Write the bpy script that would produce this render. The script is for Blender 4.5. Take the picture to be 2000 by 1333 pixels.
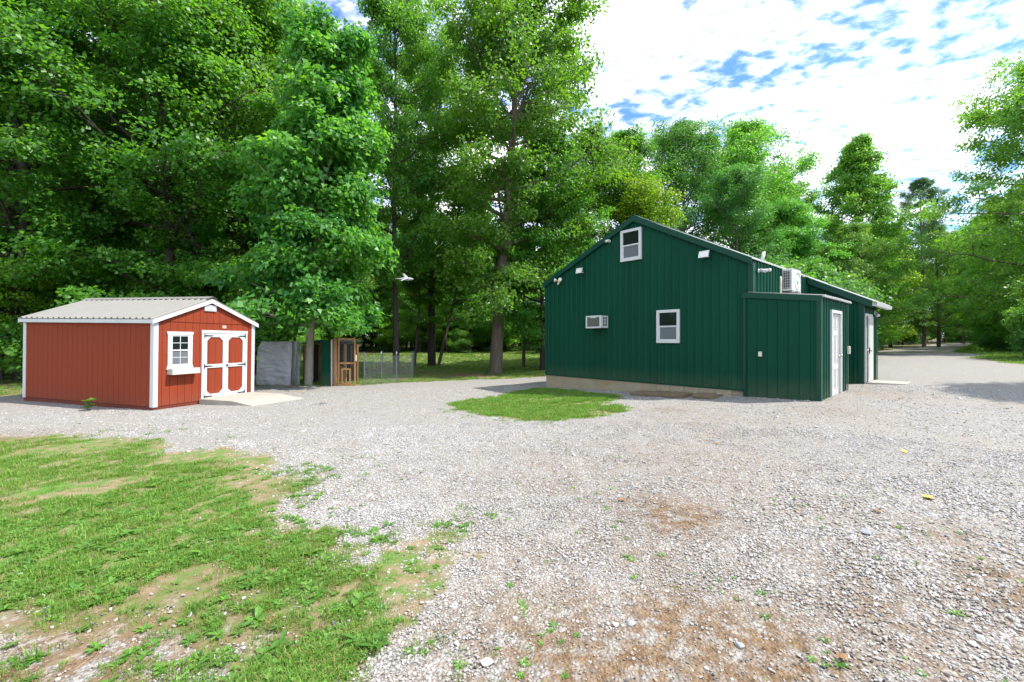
import bpy, math, random
import numpy as np
from mathutils import Vector, Matrix, noise as mnoise

# ------------------------------------------------------------------ clear, camera, sky, sun, exposure
for o in list(bpy.data.objects): bpy.data.objects.remove(o, do_unlink=True)
SC = bpy.context.scene
COL = SC.collection
RNG = np.random.default_rng(7)
random.seed(7)

cam = bpy.data.cameras.new('camera'); cam_o = bpy.data.objects.new('camera', cam); COL.objects.link(cam_o)
cam.sensor_width = 36.0; cam.lens = 840/2000*36.0; cam.clip_start = 0.05; cam.clip_end = 1500
cam_o.location = (0, 0, 1.5); cam_o.rotation_euler = (math.radians(90), 0, 0)
SC.camera = cam_o

SUN_EL = math.radians(56); SUN_AZ = math.atan2(1.0, -0.06)      # azimuth from +Y towards +X
S = Vector((math.cos(SUN_EL)*math.sin(SUN_AZ), math.cos(SUN_EL)*math.cos(SUN_AZ), math.sin(SUN_EL)))
sl = bpy.data.lights.new('sun', 'SUN'); sl.energy = 4.3; sl.angle = math.radians(0.6); sl.color = (1.0, 0.95, 0.87)
sun_o = bpy.data.objects.new('sun', sl); COL.objects.link(sun_o)
sun_o.location = (0, 0, 60); sun_o.rotation_euler = (-S).to_track_quat('-Z', 'Y').to_euler()

W = bpy.data.worlds.new('World'); SC.world = W; W.use_nodes = True
wn, wl = W.node_tree.nodes, W.node_tree.links
wn.clear()
def N(nodes, typ, **kw):
    n = nodes.new(typ)
    for k, v in kw.items():
        if k.startswith('in_'):
            key = k[3:]; key = int(key) if key.isdigit() else key.replace('_', ' ')
            n.inputs[key].default_value = v
        else: setattr(n, k, v)
    return n
sky = N(wn, 'ShaderNodeTexSky', sky_type='NISHITA', sun_disc=False)
sky.sun_elevation = SUN_EL; sky.sun_rotation = SUN_AZ; sky.air_density = 1.0; sky.dust_density = 0.4; sky.ozone_density = 2.2
tc = N(wn, 'ShaderNodeTexCoord')
sep = N(wn, 'ShaderNodeSeparateXYZ'); wl.new(tc.outputs['Generated'], sep.inputs[0])
zc = N(wn, 'ShaderNodeMath', operation='MAXIMUM', in_1=0.0); wl.new(sep.outputs['Z'], zc.inputs[0])
za = N(wn, 'ShaderNodeMath', operation='ADD', in_1=0.10); wl.new(zc.outputs[0], za.inputs[0])
dx = N(wn, 'ShaderNodeMath', operation='DIVIDE'); dy = N(wn, 'ShaderNodeMath', operation='DIVIDE')
wl.new(sep.outputs['X'], dx.inputs[0]); wl.new(za.outputs[0], dx.inputs[1])
wl.new(sep.outputs['Y'], dy.inputs[0]); wl.new(za.outputs[0], dy.inputs[1])
cb = N(wn, 'ShaderNodeCombineXYZ'); wl.new(dx.outputs[0], cb.inputs[0]); wl.new(dy.outputs[0], cb.inputs[1])
mp = N(wn, 'ShaderNodeMapping'); mp.inputs['Rotation'].default_value = (0, 0, math.radians(35)); mp.inputs['Scale'].default_value = (1.0, 1.35, 1.0); mp.inputs['Location'].default_value = (0.35, 0.8, 0.0)
wl.new(cb.outputs[0], mp.inputs['Vector'])
big = N(wn, 'ShaderNodeTexNoise', in_Scale=0.85, in_Detail=4.0, in_Roughness=0.55, in_Distortion=0.3)
cell = N(wn, 'ShaderNodeTexNoise', in_Scale=13.0, in_Detail=4.5, in_Roughness=0.58, in_Distortion=0.25)
wl.new(mp.outputs[0], big.inputs['Vector']); wl.new(mp.outputs[0], cell.inputs['Vector'])
m1 = N(wn, 'ShaderNodeMath', operation='MULTIPLY', in_1=2.6); wl.new(big.outputs[0], m1.inputs[0])
m2 = N(wn, 'ShaderNodeMath', operation='MULTIPLY_ADD', in_1=1.75); wl.new(cell.outputs[0], m2.inputs[0]); wl.new(m1.outputs[0], m2.inputs[2])
rp = N(wn, 'ShaderNodeValToRGB'); rp.color_ramp.elements[0].position = 0.0; rp.color_ramp.elements[1].position = 1.0
mr = N(wn, 'ShaderNodeMapRange', interpolation_type='SMOOTHSTEP'); mr.inputs['From Min'].default_value = 1.74; mr.inputs['From Max'].default_value = 2.66
wl.new(m2.outputs[0], mr.inputs['Value'])
skm = N(wn, 'ShaderNodeVectorMath', operation='SCALE'); skm.inputs['Scale'].default_value = 0.115
wl.new(sky.outputs[0], skm.inputs[0])
tint = N(wn, 'ShaderNodeVectorMath', operation='MULTIPLY'); tint.inputs[1].default_value = (0.70, 1.0, 1.30)
wl.new(skm.outputs[0], tint.inputs[0])
mx = N(wn, 'ShaderNodeMixRGB'); mx.inputs['Color2'].default_value = (1.6, 1.62, 1.66, 1)
wl.new(mr.outputs[0], mx.inputs['Fac']); wl.new(tint.outputs[0], mx.inputs['Color1'])
bg = N(wn, 'ShaderNodeBackground', in_Strength=1.0); wl.new(mx.outputs[0], bg.inputs['Color'])
wo = N(wn, 'ShaderNodeOutputWorld'); wl.new(bg.outputs[0], wo.inputs['Surface'])

SC.view_settings.view_transform = 'Standard'; SC.view_settings.look = 'None'
SC.view_settings.exposure = 0.9; SC.view_settings.gamma = 1.0; SC.view_settings.use_curve_mapping = False
cy = SC.cycles
cy.max_bounces = 8; cy.diffuse_bounces = 5; cy.glossy_bounces = 3; cy.transmission_bounces = 4; cy.transparent_max_bounces = 8
cy.use_denoising = True; cy.sample_clamp_indirect = 6.0; cy.caustics_reflective = False; cy.caustics_refractive = False

# ------------------------------------------------------------------ helpers
def tag(o, label=None, cat=None, group=None, kind=None):
    if label: o['label'] = label
    if cat: o['category'] = cat
    if group: o['group'] = group
    if kind: o['kind'] = kind
    return o
def empty(name, loc, rot=(0, 0, 0)):
    o = bpy.data.objects.new(name, None); COL.objects.link(o); o.location = loc; o.rotation_euler = rot
    o.empty_display_size = 0.2
    return o
def link(name, me, parent=None):
    o = bpy.data.objects.new(name, me); COL.objects.link(o)
    if parent is not None: o.parent = parent
    return o
def copy_tree(o, parent=None):
    c = o.copy(); COL.objects.link(c); c.parent = parent
    for ch in list(o.children): copy_tree(ch, c)
    return c

class MB:
    def __init__(s): s.v = []; s.f = []
    def quad(s, a, b, c, d):
        n = len(s.v); s.v += [tuple(a), tuple(b), tuple(c), tuple(d)]; s.f.append((n, n+1, n+2, n+3)); return s
    def box(s, x0, x1, y0, y1, z0, z1):
        n = len(s.v)
        s.v += [(x, y, z) for z in (z0, z1) for y in (y0, y1) for x in (x0, x1)]
        for q in ((0, 2, 3, 1), (4, 5, 7, 6), (0, 1, 5, 4), (2, 6, 7, 3), (0, 4, 6, 2), (1, 3, 7, 5)): s.f.append(tuple(n+i for i in q))
        return s
    def prism(s, pts, vec):
        n = len(s.v); k = len(pts); vec = Vector(vec)
        s.v += [tuple(p) for p in pts] + [tuple(Vector(p)+vec) for p in pts]
        s.f.append(tuple(n+i for i in range(k))); s.f.append(tuple(n+k+i for i in reversed(range(k))))
        for i in range(k):
            j = (i+1) % k; s.f.append((n+j, n+i, n+k+i, n+k+j))
        return s
    def bar(s, p, q, w, h, up=(0, 0, 1)):
        p = Vector(p); q = Vector(q); d = (q-p).normalized(); up = Vector(up)
        x = d.cross(up); 
        if x.length < 1e-4: x = d.cross(Vector((1, 0, 0)))
        x.normalize(); y = x.cross(d)
        pts = [p+x*w/2*a+y*h/2*b for a, b in ((-1, -1), (1, -1), (1, 1), (-1, 1))]
        return s.prism(pts, q-p)
    def tube(s, path, rad, n=8, cap=True):
        P = [Vector(p) for p in path]; R = rad if isinstance(rad, (list, tuple)) else [rad]*len(P)
        base = len(s.v); ref = None
        for i, p in enumerate(P):
            d = (P[min(i+1, len(P)-1)]-P[max(i-1, 0)]).normalized()
            if ref is None: ref = Vector((1, 0, 0)) if abs(d.x) < .9 else Vector((0, 1, 0))
            x = (ref-d*ref.dot(d)).normalized(); y = d.cross(x); ref = x
            for k in range(n):
                a = 2*math.pi*k/n; s.v.append(tuple(p+(x*math.cos(a)+y*math.sin(a))*R[i]))
        for i in range(len(P)-1):
            for k in range(n):
                a = base+i*n+k; b = base+i*n+(k+1) % n; s.f.append((a, b, b+n, a+n))
        if cap:
            s.f.append(tuple(base+k for k in reversed(range(n)))); e = base+(len(P)-1)*n; s.f.append(tuple(e+k for k in range(n)))
        return s
    def lathe(s, c, axis, prof, n=14):
        a = Vector(axis).normalized(); c = Vector(c)
        x = a.orthogonal().normalized(); y = a.cross(x); base = len(s.v)
        for h, r in prof:
            for k in range(n):
                t = 2*math.pi*k/n; s.v.append(tuple(c+a*h+(x*math.cos(t)+y*math.sin(t))*max(r, 1e-4)))
        for i in range(len(prof)-1):
            for k in range(n):
                p = base+i*n+k; q = base+i*n+(k+1) % n; s.f.append((p, q, q+n, p+n))
        s.f.append(tuple(base+k for k in reversed(range(n)))); e = base+(len(prof)-1)*n; s.f.append(tuple(e+k for k in range(n)))
        return s
    def mesh(s, name, mat, smooth=False):
        me = bpy.data.meshes.new(name); me.from_pydata(s.v, [], s.f); me.validate(); me.update()
        if mat: me.materials.append(mat)
        if smooth: me.shade_smooth()
        return me
    def build(s, name, mat, parent=None, smooth=False, bevel=0):
        o = link(name, s.mesh(name, mat, smooth), parent)
        if bevel:
            b = o.modifiers.new('bevel', 'BEVEL'); b.width = bevel; b.segments = 2; b.limit_method = 'ANGLE'
        return o

def np_mesh(name, V, F, mat, smooth=False):
    """V (n,3), F (m,k) index array -> mesh"""
    me = bpy.data.meshes.new(name); V = np.asarray(V, np.float32); F = np.asarray(F, np.int32)
    me.vertices.add(len(V)); me.vertices.foreach_set('co', V.ravel())
    m, k = F.shape
    me.loops.add(m*k); me.loops.foreach_set('vertex_index', F.ravel())
    me.polygons.add(m); me.polygons.foreach_set('loop_start', np.arange(0, m*k, k, dtype=np.int32))
    try: me.polygons.foreach_set('loop_total', np.full(m, k, np.int32))
    except Exception: pass
    me.update(calc_edges=True)
    if mat: me.materials.append(mat)
    if smooth: me.shade_smooth()
    return me

# value noise for scatter masks
_perm = np.random.default_rng(3).random((256, 256)).astype(np.float64)
def vnoise(x, y):
    xi = np.floor(x).astype(int); yi = np.floor(y).astype(int); fx = x-xi; fy = y-yi
    fx = fx*fx*(3-2*fx); fy = fy*fy*(3-2*fy)
    g = lambda a, b: _perm[a & 255, b & 255]
    return (g(xi, yi)*(1-fx)+g(xi+1, yi)*fx)*(1-fy)+(g(xi, yi+1)*(1-fx)+g(xi+1, yi+1)*fx)*fy
def fbm(x, y, o=4):
    r = 0; a = .5; t = 0
    for i in range(o): r = r+a*vnoise(x*2**i+17.3*i, y*2**i+5.1*i); t += a; a *= .5
    return r/t

# ------------------------------------------------------------------ materials
def mat(name, base=(.5, .5, .5), rough=.6, var=0.0, vscale=6.0, bump=0.0, bscale=40.0, spec=.5, metal=0.0, coat=0.0, dirt=None, dscale=2.0, damt=.4, stretch=None):
    m = bpy.data.materials.new(name); m.use_nodes = True; t = m.node_tree; n, l = t.nodes, t.links
    p = n['Principled BSDF']; p.inputs['Base Color'].default_value = (*base, 1); p.inputs['Roughness'].default_value = rough
    p.inputs['Specular IOR Level'].default_value = spec; p.inputs['Metallic'].default_value = metal; p.inputs['Coat Weight'].default_value = coat
    co = N(n, 'ShaderNodeTexCoord'); src = co.outputs['Object']
    if stretch:
        mpp = N(n, 'ShaderNodeMapping'); mpp.inputs['Scale'].default_value = stretch; l.new(src, mpp.inputs['Vector']); src = mpp.outputs[0]
    colsock = None
    if var > 0:
        nz = N(n, 'ShaderNodeTexNoise', in_Scale=vscale, in_Detail=6.0, in_Roughness=.65); l.new(src, nz.inputs['Vector'])
        r = N(n, 'ShaderNodeMapRange'); r.inputs['From Min'].default_value = .25; r.inputs['From Max'].default_value = .75
        r.inputs['To Min'].default_value = 1-var; r.inputs['To Max'].default_value = 1+var; l.new(nz.outputs[0], r.inputs['Value'])
        vm = N(n, 'ShaderNodeVectorMath', operation='SCALE'); vm.inputs[0].default_value = base; l.new(r.outputs[0], vm.inputs['Scale']); colsock = vm.outputs[0]
        rr = N(n, 'ShaderNodeMapRange'); rr.inputs['To Min'].default_value = max(.05, rough-.12); rr.inputs['To Max'].default_value = min(1, rough+.12); l.new(nz.outputs[0], rr.inputs['Value']); l.new(rr.outputs[0], p.inputs['Roughness'])
    if dirt is not None:
        nd = N(n, 'ShaderNodeTexNoise', in_Scale=dscale, in_Detail=8.0, in_Roughness=.7); l.new(src, nd.inputs['Vector'])
        r2 = N(n, 'ShaderNodeMapRange', interpolation_type='SMOOTHSTEP'); r2.inputs['From Min'].default_value = .48; r2.inputs['From Max'].default_value = .72; r2.inputs['To Max'].default_value = damt; l.new(nd.outputs[0], r2.inputs['Value'])
        mm = N(n, 'ShaderNodeMixRGB'); mm.inputs['Color1'].default_value = (*base, 1); mm.inputs['Color2'].default_value = (*dirt, 1)
        if colsock: l.new(colsock, mm.inputs['Color1'])
        l.new(r2.outputs[0], mm.inputs['Fac']); colsock = mm.outputs[0]
    if colsock: l.new(colsock, p.inputs['Base Color'])
    if bump > 0:
        nb = N(n, 'ShaderNodeTexNoise', in_Scale=bscale, in_Detail=5.0); l.new(src, nb.inputs['Vector'])
        b = N(n, 'ShaderNodeBump', in_Strength=bump, in_Distance=.02); l.new(nb.outputs[0], b.inputs['Height']); l.new(b.outputs[0], p.inputs['Normal'])
    return m

def base_splash(m, z0, z1, colour, amt):
    """mud splashed up from the ground: worn-in dirt, ragged, strongest at the foot of the wall"""
    t = m.node_tree; n, l = t.nodes, t.links; p = n['Principled BSDF']
    co = N(n, 'ShaderNodeTexCoord'); sp = N(n, 'ShaderNodeSeparateXYZ'); l.new(co.outputs['Object'], sp.inputs[0])
    r = N(n, 'ShaderNodeMapRange'); r.inputs['From Min'].default_value = z1; r.inputs['From Max'].default_value = z0; l.new(sp.outputs['Z'], r.inputs['Value'])
    nz = N(n, 'ShaderNodeTexNoise', in_Scale=3.0, in_Detail=8.0, in_Roughness=.7); l.new(co.outputs['Object'], nz.inputs['Vector'])
    mu = N(n, 'ShaderNodeMath', operation='MULTIPLY'); l.new(r.outputs[0], mu.inputs[0]); l.new(nz.outputs[0], mu.inputs[1])
    mu2 = N(n, 'ShaderNodeMath', operation='MULTIPLY', in_1=amt); l.new(mu.outputs[0], mu2.inputs[0])
    mm = N(n, 'ShaderNodeMixRGB'); mm.inputs['Color2'].default_value = (*colour, 1)
    src = p.inputs['Base Color'].links[0].from_socket
    l.new(src, mm.inputs['Color1']); l.new(mu2.outputs[0], mm.inputs['Fac']); l.new(mm.outputs[0], p.inputs['Base Color'])
    return m

M = {}
M['green'] = base_splash(mat('green_painted_steel', (.002, .050, .0275), .46, var=.12, vscale=1.3, bump=.06, bscale=5, spec=.12, stretch=(1, 1, .25)), 0.05, .65, (.075, .10, .06), 1.1)
M['green_trim'] = mat('green_trim_steel', (.002, .047, .027), .42, var=.08, vscale=2, spec=.28)
M['roof_white'] = mat('galvanised_roof_steel', (.38, .39, .38), .55, var=.08, vscale=3, spec=.3, dirt=(.35, .33, .3), dscale=1.5, damt=.35)
M['roof_grey'] = mat('grey_shed_roof_steel', (.20, .193, .178), .6, var=.10, vscale=1.6, spec=.2, dirt=(.2, .18, .15), dscale=2.2, damt=.3)
M['white'] = mat('white_vinyl', (.55, .565, .57), .45, var=.03, vscale=8, dirt=(.5, .48, .42), dscale=5, damt=.18)
M['white_paint'] = mat('white_painted_wood', (.55, .565, .57), .55, var=.05, vscale=5, bump=.08, bscale=60, dirt=(.42, .40, .34), dscale=4, damt=.3)
M['box_paint'] = mat('weathered_white_wood', (.50, .485, .43), .6, var=.06, vscale=6, bump=.1, bscale=50, dirt=(.28, .25, .18), dscale=7, damt=.55)
M['red'] = base_splash(mat('barn_red_siding', (.225, .034, .0105), .7, var=.10, vscale=3.5, bump=.22, bscale=55, spec=.3, stretch=(1, 1, .22)), 0.0, 0.35, (.20, .08, .05), .6)
M['red_dark'] = mat('red_stained_skid', (.13, .022, .011), .7, var=.15, vscale=5, bump=.2)
M['black'] = mat('black_iron', (.012, .013, .014), .45, spec=.5, var=.1)
M['door'] = mat('beige_steel_door', (.50, .485, .45), .45, var=.04, vscale=2, dirt=(.4, .36, .3), dscale=2, damt=.25)
M['white_metal'] = mat('white_enamel', (.56, .57, .565), .35, var=.04, vscale=5, dirt=(.35, .31, .26), dscale=6, damt=.35)
M['beige_plastic'] = mat('aged_beige_plastic', (.62, .57, .44), .5, var=.06, vscale=9)
M['grille'] = mat('dark_grille', (.05, .055, .05), .5, var=.2, vscale=30)
M['grille_mesh'] = mat('greyish_grille', (.13, .14, .11), .6, var=.15, vscale=60)
M['chrome'] = mat('brushed_nickel', (.6, .58, .55), .25, metal=1.0)
M['lamp_glass'] = mat('floodlight_lens', (.70, .69, .64), .2, spec=.6)
M['concrete'] = mat('poured_concrete', (.33, .305, .26), .85, var=.12, vscale=2.5, bump=.15, bscale=90, dirt=(.30, .26, .19), dscale=1.5, damt=.5)
M['block'] = mat('buff_concrete_block', (0.302, 0.254, 0.176), .9, var=.18, vscale=5, bump=.3, bscale=70, dirt=(0.312, 0.166, 0.073), dscale=2.2, damt=.8)
M['parge'] = mat('parged_foundation', (0.282, 0.248, 0.166), .9, var=.16, vscale=2.0, bump=.2, bscale=40, dirt=(0.293, 0.166, 0.069), dscale=1.6, damt=.75)
M['mortar'] = mat('mortar', (0.270, 0.217, 0.158), .95, var=.1)
M['grey_block'] = mat('grey_concrete_block', (0.225, 0.217, 0.203), .9, var=.15, vscale=8, bump=.3, bscale=60)
M['paver'] = mat('weathered_tread_board', (.165, .125, .075), .85, var=.22, vscale=3, bump=.2, bscale=40, dirt=(.09, .07, .045), dscale=3, damt=.6, stretch=(.4, 1, 1))
M['tarp'] = mat('grey_tarpaulin', (.40, .415, .45), .6, var=.12, vscale=3, bump=.12, bscale=25, dirt=(.22, .19, .15), dscale=2, damt=.4)
M['wood'] = mat('orange_stained_wood', (.38, .20, .07), .7, var=.2, vscale=6, bump=.25, bscale=40, stretch=(1, 1, .12))
M['wood_post'] = mat('rough_cedar_post', (.30, .165, .09), .85, var=.2, vscale=6, bump=.3, bscale=30, stretch=(1, 1, .1))
M['wire'] = mat('galvanised_wire', (.30, .32, .32), .5, metal=.6)
M['tpost'] = mat('steel_t_post', (.20, .22, .22), .5, metal=.4, var=.2, vscale=12)
M['ladder'] = mat('aluminium_ladder', (.30, .38, .30), .4, metal=.4, var=.1)
M['dark_sheet'] = mat('dark_interior_sheet', (.02, .022, .018), .9, var=.2)  # near-black: the shelter's dark interior is put into the sheet colour
M['tan_tarp'] = mat('tan_plywood', (.30, .21, .07), .8, var=.2, vscale=4, bump=.1)
M['pvc'] = mat('pale_pvc_pipe', (.42, .45, .45), .4, var=.05)
M['bird'] = mat('pale_grey_feathers', (.34, .335, .34), .8, var=.15, vscale=20)
M['straw'] = mat('dead_leaf', (.22, .12, .055), .8, var=.25, vscale=30)
M['yellow_leaf'] = mat('yellow_leaf', (.62, .40, .04), .6, var=.15, vscale=30)
M['plaque'] = mat('faded_plaque', (.66, .58, .52), .5, var=.06, vscale=30)
M['plaque_red'] = mat('faded_red_print', (.50, .16, .12), .5)

def glass(name, base, rough=.03):
    m = mat(name, base, rough, spec=.3); return m
M['glass'] = glass('dark_window_glass', (.012, .018, .016))
M['screen'] = mat('insect_screen', (.10, .12, .125), .55, var=.08, vscale=40, spec=.6)
M['glass_grey'] = mat('screened_shed_glass', (.13, .14, .15), .35, var=.12, vscale=6, spec=.7)
def translucent_mat(name, ca, cb, ct, tr=.52, rough=.45, hue=.012, gloss=.5):
    """leaves: colour from a per-leaf value and the tree's own random value, light passing through"""
    m = bpy.data.materials.new(name); m.use_nodes = True; t = m.node_tree; n, l = t.nodes, t.links; n.clear()
    at = N(n, 'ShaderNodeAttribute', attribute_name='leafvar')
    mixc = N(n, 'ShaderNodeMixRGB'); mixc.inputs['Color1'].default_value = (*ca, 1); mixc.inputs['Color2'].default_value = (*cb, 1); l.new(at.outputs['Fac'], mixc.inputs['Fac'])
    oi = N(n, 'ShaderNodeObjectInfo')
    r = N(n, 'ShaderNodeMapRange'); r.inputs['To Min'].default_value = .5-hue; r.inputs['To Max'].default_value = .5+hue*.6; l.new(oi.outputs['Random'], r.inputs['Value'])
    r2 = N(n, 'ShaderNodeMapRange'); r2.inputs['To Min'].default_value = .85; r2.inputs['To Max'].default_value = 1.2; l.new(oi.outputs['Random'], r2.inputs['Value'])
    hs = N(n, 'ShaderNodeHueSaturation'); l.new(mixc.outputs[0], hs.inputs['Color']); l.new(r.outputs[0], hs.inputs['Hue']); l.new(r2.outputs[0], hs.inputs['Value'])
    d = N(n, 'ShaderNodeBsdfPrincipled', in_Roughness=rough); d.inputs['Specular IOR Level'].default_value = gloss; l.new(hs.outputs[0], d.inputs['Base Color'])
    mt = N(n, 'ShaderNodeMixRGB', blend_type='MULTIPLY', in_Fac=1.0); mt.inputs['Color2'].default_value = (*ct, 1); l.new(hs.outputs[0], mt.inputs['Color1'])
    tr_ = N(n, 'ShaderNodeBsdfTranslucent'); l.new(mt.outputs[0], tr_.inputs['Color'])
    ms = N(n, 'ShaderNodeMixShader', in_Fac=tr); l.new(d.outputs[0], ms.inputs[1]); l.new(tr_.outputs[0], ms.inputs[2])
    o = N(n, 'ShaderNodeOutputMaterial'); l.new(ms.outputs[0], o.inputs['Surface'])
    return m
M['leaf_maple'] = translucent_mat('maple_leaves', (0.046, 0.188, 0.031), (0.109, 0.288, 0.033), (2.0, 1.75, .6))
M['leaf_gum'] = translucent_mat('sweetgum_leaves', (0.049, 0.186, 0.028), (0.128, 0.314, 0.033), (1.9, 1.75, .6))
M['leaf_dark'] = translucent_mat('dark_oak_leaves', (0.038, 0.141, 0.036), (0.096, 0.243, 0.046), (1.9, 1.75, .7))
M['leaf_yellow'] = translucent_mat('yellow_green_leaves', (0.109, 0.269, 0.020), (0.218, 0.384, 0.026), (1.8, 1.65, .6))
M['leaf_poplar'] = translucent_mat('poplar_leaves', (0.036, 0.160, 0.038), (0.128, 0.314, 0.051), (1.9, 1.75, .6), gloss=.45)
M['leaf_light'] = translucent_mat('light_green_leaves', (0.070, 0.224, 0.038), (0.166, 0.352, 0.045), (1.8, 1.7, .6))
M['leaf_pine'] = translucent_mat('pine_needles', (0.045, 0.128, 0.045), (0.090, 0.205, 0.058), (1.5, 1.5, .8), tr=.2)
M['grass'] = translucent_mat('grass_blades', (.090, .210, .030), (.20, .335, .065), (1.6, 1.5, .7), tr=.35, hue=0.0, gloss=.25)
M['weed'] = translucent_mat('weed_leaves', (.07, .20, .026), (.14, .29, .04), (1.6, 1.5, .7), tr=.35, hue=0.0)
M['straw_grass'] = translucent_mat('dry_grass', (.28, .20, .085), (.25, .22, .07), (1.3, 1.2, .8), tr=.3, hue=0.0, gloss=.2)
M['bark'] = mat('grey_brown_bark', (.13, .105, .082), .9, var=.4, vscale=5, bump=.9, bscale=14, stretch=(1, 1, .18))
M['bark_dark'] = mat('dark_bark', (.045, .037, .03), .9, var=.35, vscale=5, bump=.8, bscale=14, stretch=(1, 1, .2))
M['bark_pale'] = mat('pale_smooth_bark', (.30, .27, .22), .85, var=.25, vscale=4, bump=.4, bscale=18, stretch=(1, 1, .6), dirt=(.12, .11, .08), dscale=3, damt=.6)

# ------------------------------------------------------------------ terrain
CP = np.array([(0, 0, 0), (3, 3, .02), (-3, 3, -.04), (7.1, 9.9, .13), (1.2, 16.5, -.26), (-9.3, 11.2, -.30), (-14.3, 12.5, -.24), (-8.5, 17.8, -.32), (-1, 26, -.45), (-6.5, 35, -.45),
    (37, 44, .3), (89, 84, 1.1), (34, 33, .4), (4.3, 11.3, .0), (-5, 5, -.12), (5, 4, .04), (-30, 26, -.3), (-20, 60, .3), (10, 60, .3), (0, -12, .1), (-15, 0, -.15), (15, 5, .2), (15, 20, .24),
    (10.6, 13.2, .2), (4.1, 14, -.1), (-60, 60, .5), (60, 20, .6), (-50, 10, 0), (0, 110, 1.5), (120, 120, 2), (-100, 100, 2), (30, -20, .3), (-30, -20, .1), (12.5, 16, .2)], float)
def _k(r): return np.where(r > 1e-9, r*r*np.log(np.maximum(r, 1e-9)), 0)
_n = len(CP); _A = np.zeros((_n+3, _n+3)); _d = np.hypot(CP[:, None, 0]-CP[None, :, 0], CP[:, None, 1]-CP[None, :, 1])
_A[:_n, :_n] = _k(_d)+np.eye(_n)*2.0; _A[:_n, _n] = 1; _A[:_n, _n+1:] = CP[:, :2]; _A[_n:, :_n] = _A[:_n, _n:].T
_w = np.linalg.solve(_A, np.concatenate([CP[:, 2], [0, 0, 0]]))
def terr(x, y):
    x = np.asarray(x, float); y = np.asarray(y, float); sh = x.shape; x = x.ravel(); y = y.ravel()
    x = np.clip(x, -140, 160); y = np.clip(y, -40, 160)
    z = _w[_n]+_w[_n+1]*x+_w[_n+2]*y
    for i in range(_n): z = z+_w[i]*_k(np.hypot(x-CP[i, 0], y-CP[i, 1]))
    z = z+.018*(fbm(x*.9, y*.9, 3)-.5)*2
    return z.reshape(sh)
def T(x, y): return float(terr(np.array([x]), np.array([y]))[0])

def sdf(poly, x, y):
    """signed distance, negative inside"""
    P = np.array(poly, float); d = np.full(x.shape, 1e9); s = np.zeros(x.shape, bool)
    for i in range(len(P)):
        a = P[i]; b = P[(i+1) % len(P)]; e = b-a
        t = np.clip(((x-a[0])*e[0]+(y-a[1])*e[1])/(e@e), 0, 1)
        d = np.minimum(d, np.hypot(x-a[0]-t*e[0], y-a[1]-t*e[1]))
        c = ((a[1] > y) != (b[1] > y)) & (x < (b[0]-a[0])*(y-a[1])/(b[1]-a[1]+1e-12)+a[0]); s ^= c
    return np.where(s, -d, d)
# lawn outlines on the ground plan (metres)
LAWN_FRONT = [(-13, 8.9), (-9.2, 8.1), (-7.2, 7.75), (-5.35, 7.25), (-5.0, 6.55), (-4.2, 6.45), (-3.1, 5.6), (-2.25, 4.85), (-2.05, 4.35), (-2.1, 3.95), (-1.75, 3.45), (-1.05, 3.15), (-.38, 3.1), (-.22, 2.92), (-.36, 2.68), (-.55, 2.5), (-.72, 2.15), (-.8, 1.8), (-1.1, 1.7), (-1.25, 2.05), (-1.7, 2.1), (-2.6, 2.0), (-5, 1.9), (-13, 1.5)]
ISLAND = [(-1.62, 11.7), (-1.5, 10.7), (-.9, 9.6), (.1, 8.75), (.75, 8.45), (1.5, 8.55), (2.1, 9.1), (2.75, 9.85), (2.3, 10.6), (2.9, 11.6), (3.2, 12.6), (1.6, 15.2), (.9, 15.9), (.6, 15.4), (-.4, 13.6)]
# gravel: the yard, the lane right of the barn and the branch behind to the left
GRAVEL = [(-60, 11.5), (-17, 13.3), (-14.5, 14.2), (-10.5, 17.2), (-7.5, 17.5), (-5.8, 18.2), (-4.6, 19.4), (-2.2, 20.6), (.2, 21.6), (2.6, 22.2), (8, 25), (12, 24), (14, 22), (16.5, 20.5), (22, 26), (30, 37), (36, 43.8), (52, 58), (70, 73), (90, 86), (120, 105), (121, 101), (92, 82), (72, 68.5), (55, 53), (44, 42.8), (37, 33.2), (30, 28), (24, 20.5), (26, 15), (30, 8), (30, -25), (-60, -25)]
def masks(x, y):
    jag = (fbm(x*1.1, y*1.1, 4)-.5)
    g1 = sdf(LAWN_FRONT, x, y)+jag*1.3+(fbm(x*5, y*5, 3)-.5)*.5
    g2 = sdf(ISLAND, x, y)+jag*.35+(fbm(x*6, y*6, 2)-.5)*.22
    gv = sdf(GRAVEL, x, y)+jag*.9*np.clip(np.hypot(x, y)/20, .3, 1)+(fbm(x*5, y*5, 2)-.5)*.3
    return np.minimum(np.minimum(g1, g2), -gv)           # <0 : lawn or wood floor, >0 : gravel
th_f = np.radians(np.linspace(-64, 64, 460)); th_b = np.radians(np.linspace(64, 296, 60))[1:-1]
TH = np.concatenate([th_f, th_b]); RR = np.concatenate([[0.0], 0.7*np.power(230/0.7, np.linspace(0, 1, 235))])
nr, nt = len(RR), len(TH)
gx = RR[:, None]*np.sin(TH)[None]; gy = RR[:, None]*np.cos(TH)[None]; gz = terr(gx, gy)
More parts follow.
